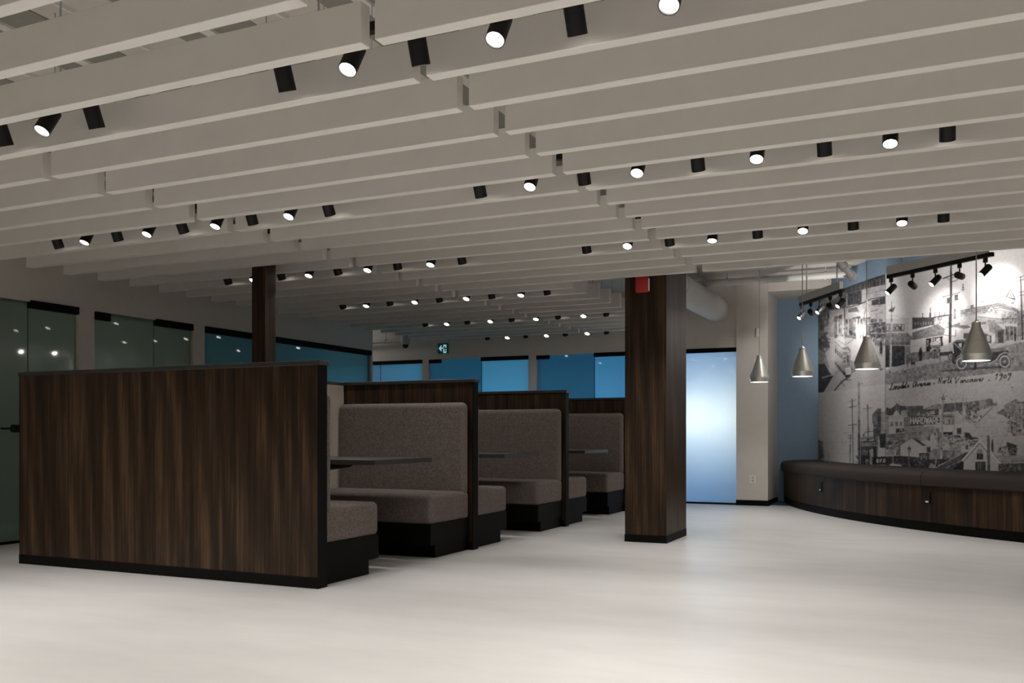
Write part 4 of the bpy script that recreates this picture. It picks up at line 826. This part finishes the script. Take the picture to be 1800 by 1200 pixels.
# the print carries on past the seam at the right
pg('P', .32, (1800, 705), (1970, 700), (1970, 850), (1800, 850)); clutter('P', 1800, 705, 1955, 840, 160, .08, .42, (2, 9), (2, 9))
ln('P', .16, .7, (1556.3, 440), (1556.3, 830)); ln('P', .3, .5, (1800, 650.6), (1970, 639.6))
# 2x2 box filter then bilinear lookup per point
sm_ = (cv[0::2, 0::2] + cv[1::2, 0::2] + cv[0::2, 1::2] + cv[1::2, 1::2]) / 4; K2 = MS / 2
H2, W2 = sm_.shape
sm_ = (4 * sm_ + np.roll(sm_, 1, 0) + np.roll(sm_, -1, 0) + np.roll(sm_, 1, 1) + np.roll(sm_, -1, 1)) / 8
def blotch(st, amp):
    f_ = np.kron(rng.normal(0, amp, (H2 // st + 2, W2 // st + 2)), np.ones((st, st)))[:H2, :W2]
    for ax in (0, 1):
        for _ in range(st // 2): f_ = (f_ + np.roll(f_, 1, ax)) / 2
    return f_
sm_ = sm_ * (1 + rng.normal(0, .03, sm_.shape) + (blotch(4, .11) + blotch(9, .14)) * np.clip((.47 - sm_) * 5, .12, 1))
cols_ = np.arange(1438.0, 1950, 1.0); ths = [ang(p_, DR) for p_ in cols_]
ths = np.radians(np.array(ths)); zs = np.linspace(0.57, 2.69, 400)
TT, ZZ = np.meshgrid(ths, zs); RM = DR + 0.004
VX, VY = DC[0] + RM * np.cos(TT), DC[1] + RM * np.sin(TT)
dep = -VX * SN + VY * CS; lat = VX * CS + VY * SN
PXX = CX + F * lat / dep; PYY = HY - F * (ZZ - CAMH) / dep
fx = np.clip((PXX - MX0) * K2 - .5, 0, W2 - 1.001); fy = np.clip((PYY - MY0) * K2 - .5, 0, H2 - 1.001)
ix, iy = fx.astype(int), fy.astype(int); ax_, ay_ = fx - ix, fy - iy
val = (sm_[iy, ix] * (1 - ax_) + sm_[iy, ix + 1] * ax_) * (1 - ay_) + (sm_[iy + 1, ix] * (1 - ax_) + sm_[iy + 1, ix + 1] * ax_) * ay_
nr, nc = TT.shape
moff = np.array([0.2, 10.0, 1.6])
co_ = np.stack([VX, VY, ZZ], -1).reshape(-1, 3) - moff
idx = np.arange(nr * nc).reshape(nr, nc)
fa = np.stack([idx[:-1, :-1], idx[:-1, 1:], idx[1:, 1:], idx[1:, :-1]], -1).reshape(-1, 4)
me = bpy.data.meshes.new('wall_mural')
me.vertices.add(len(co_)); me.vertices.foreach_set('co', co_.astype(np.float32).ravel())
me.loops.add(fa.size); me.loops.foreach_set('vertex_index', fa.astype(np.int32).ravel())
me.polygons.add(len(fa)); me.polygons.foreach_set('loop_start', np.arange(0, fa.size, 4, dtype=np.int32))
me.update(calc_edges=True)
ca = me.color_attributes.new('print', 'FLOAT_COLOR', 'POINT')
g_ = np.clip(1.36 * np.clip(val.reshape(-1), 0, 1) ** 1.32, 0.012, 0.8); rgb = np.stack([g_ * 1.02, g_ * .985, g_ * .97 + .006, np.ones_like(g_)], -1).astype(np.float32)
ca.data.foreach_set('color', rgb.ravel())
m, nt, out = newmat('mural_print')
b = N(nt, 'ShaderNodeBsdfPrincipled'); b.inputs['Roughness'].default_value = 0.7; b.inputs['Specular IOR Level'].default_value = 0.1
at = N(nt, 'ShaderNodeAttribute'); at.attribute_name = 'print'
nt.links.new(at.outputs['Color'], b.inputs['Base Color']); nt.links.new(b.outputs[0], out.inputs[0])
me.materials.append(m); me.shade_smooth()
o = link('wall_mural', me, None, tuple(moff)); tag(o, 'black and white street photograph mural on the curved wall above the bench', 'mural')


# ------------------------------------------------------------------ daylight and added fill lamps in the offices behind the frosted glass
def area(name, loc, d, sx_, sy_, power, c):
    l = bpy.data.lights.new(name, 'AREA'); l.shape = 'RECTANGLE'; l.size = sx_; l.size_y = sy_; l.energy = power; l.color = c
    o = bpy.data.objects.new(name, l); C.objects.link(o); o.location = loc; aim(o, d); return o
area('office_fill', (-2.9, 12.78, 1.16), (0, -1, 0), 1.2, 0.50, 37, (1.0, 0.66, 0.44))  # warm unseen lamp added to whiten the middle of the door glass
area('office_blue_light', (-2.9, 13.6, 1.15), (0, -1, 0), 1.8, 2.0, 44, (0.0, 0.40, 1.0))  # blue fill added behind the door glass, no window stands here
area('office_blue_light', (-5.8, 13.8, 1.1), (0, -1, 0), 4.4, 0.7, 54, (0.20, 0.66, 1.0))
area('office_blue_light', (-9.4, 9.6, 1.2), (1, -0.1, 0), 1.0, 1.2, 8, (0.25, 0.65, 0.9))  # blue lamp added to tint the wide left pane, no window here
area('office_fill', (-8.1, 10.2, 1.0), (1, 0, 0), 0.5, 0.8, 10, (1.0, 1.0, 0.98))  # unseen lamp added close to the pane to brighten its far end
area('corridor_lamp', (-9.0, 11.5, 2.85), (0, 0, -1), 1.2, 0.5, 9, (1.0, 0.97, 0.93))
area('office_fill', (-9.2, 6.0, 2.6), (0, 0, -1), 2.0, 1.5, 34, (1.0, 0.92, 0.78))  # unseen lamp added to brighten the nearer left panes from behind

w = bpy.data.worlds.new('World'); bpy.context.scene.world = w; w.use_nodes = True
w.node_tree.nodes['Background'].inputs[0].default_value = (0.5, 0.55, 0.6, 1); w.node_tree.nodes['Background'].inputs[1].default_value = 0.01

# ------------------------------------------------------------------ camera
cam = bpy.data.cameras.new('camera'); co = bpy.data.objects.new('camera', cam); C.objects.link(co)
cam.sensor_width = 36; cam.lens = F / 1800 * 36; cam.shift_y = (HY - 600) / 1800; cam.clip_end = 100
co.location = (0, 0, CAMH)
co.rotation_euler = (PI / 2, 0, PSI)
sc = bpy.context.scene; sc.camera = co
vs = sc.view_settings; vs.view_transform = 'Standard'; vs.look = 'None'; vs.exposure = 0.0; vs.gamma = 1.0; vs.use_curve_mapping = False
try:
    sc.cycles.use_denoising = True; sc.cycles.max_bounces = 8; sc.cycles.sample_clamp_indirect = 6
    sc.cycles.caustics_reflective = False; sc.cycles.caustics_refractive = False
except Exception: pass
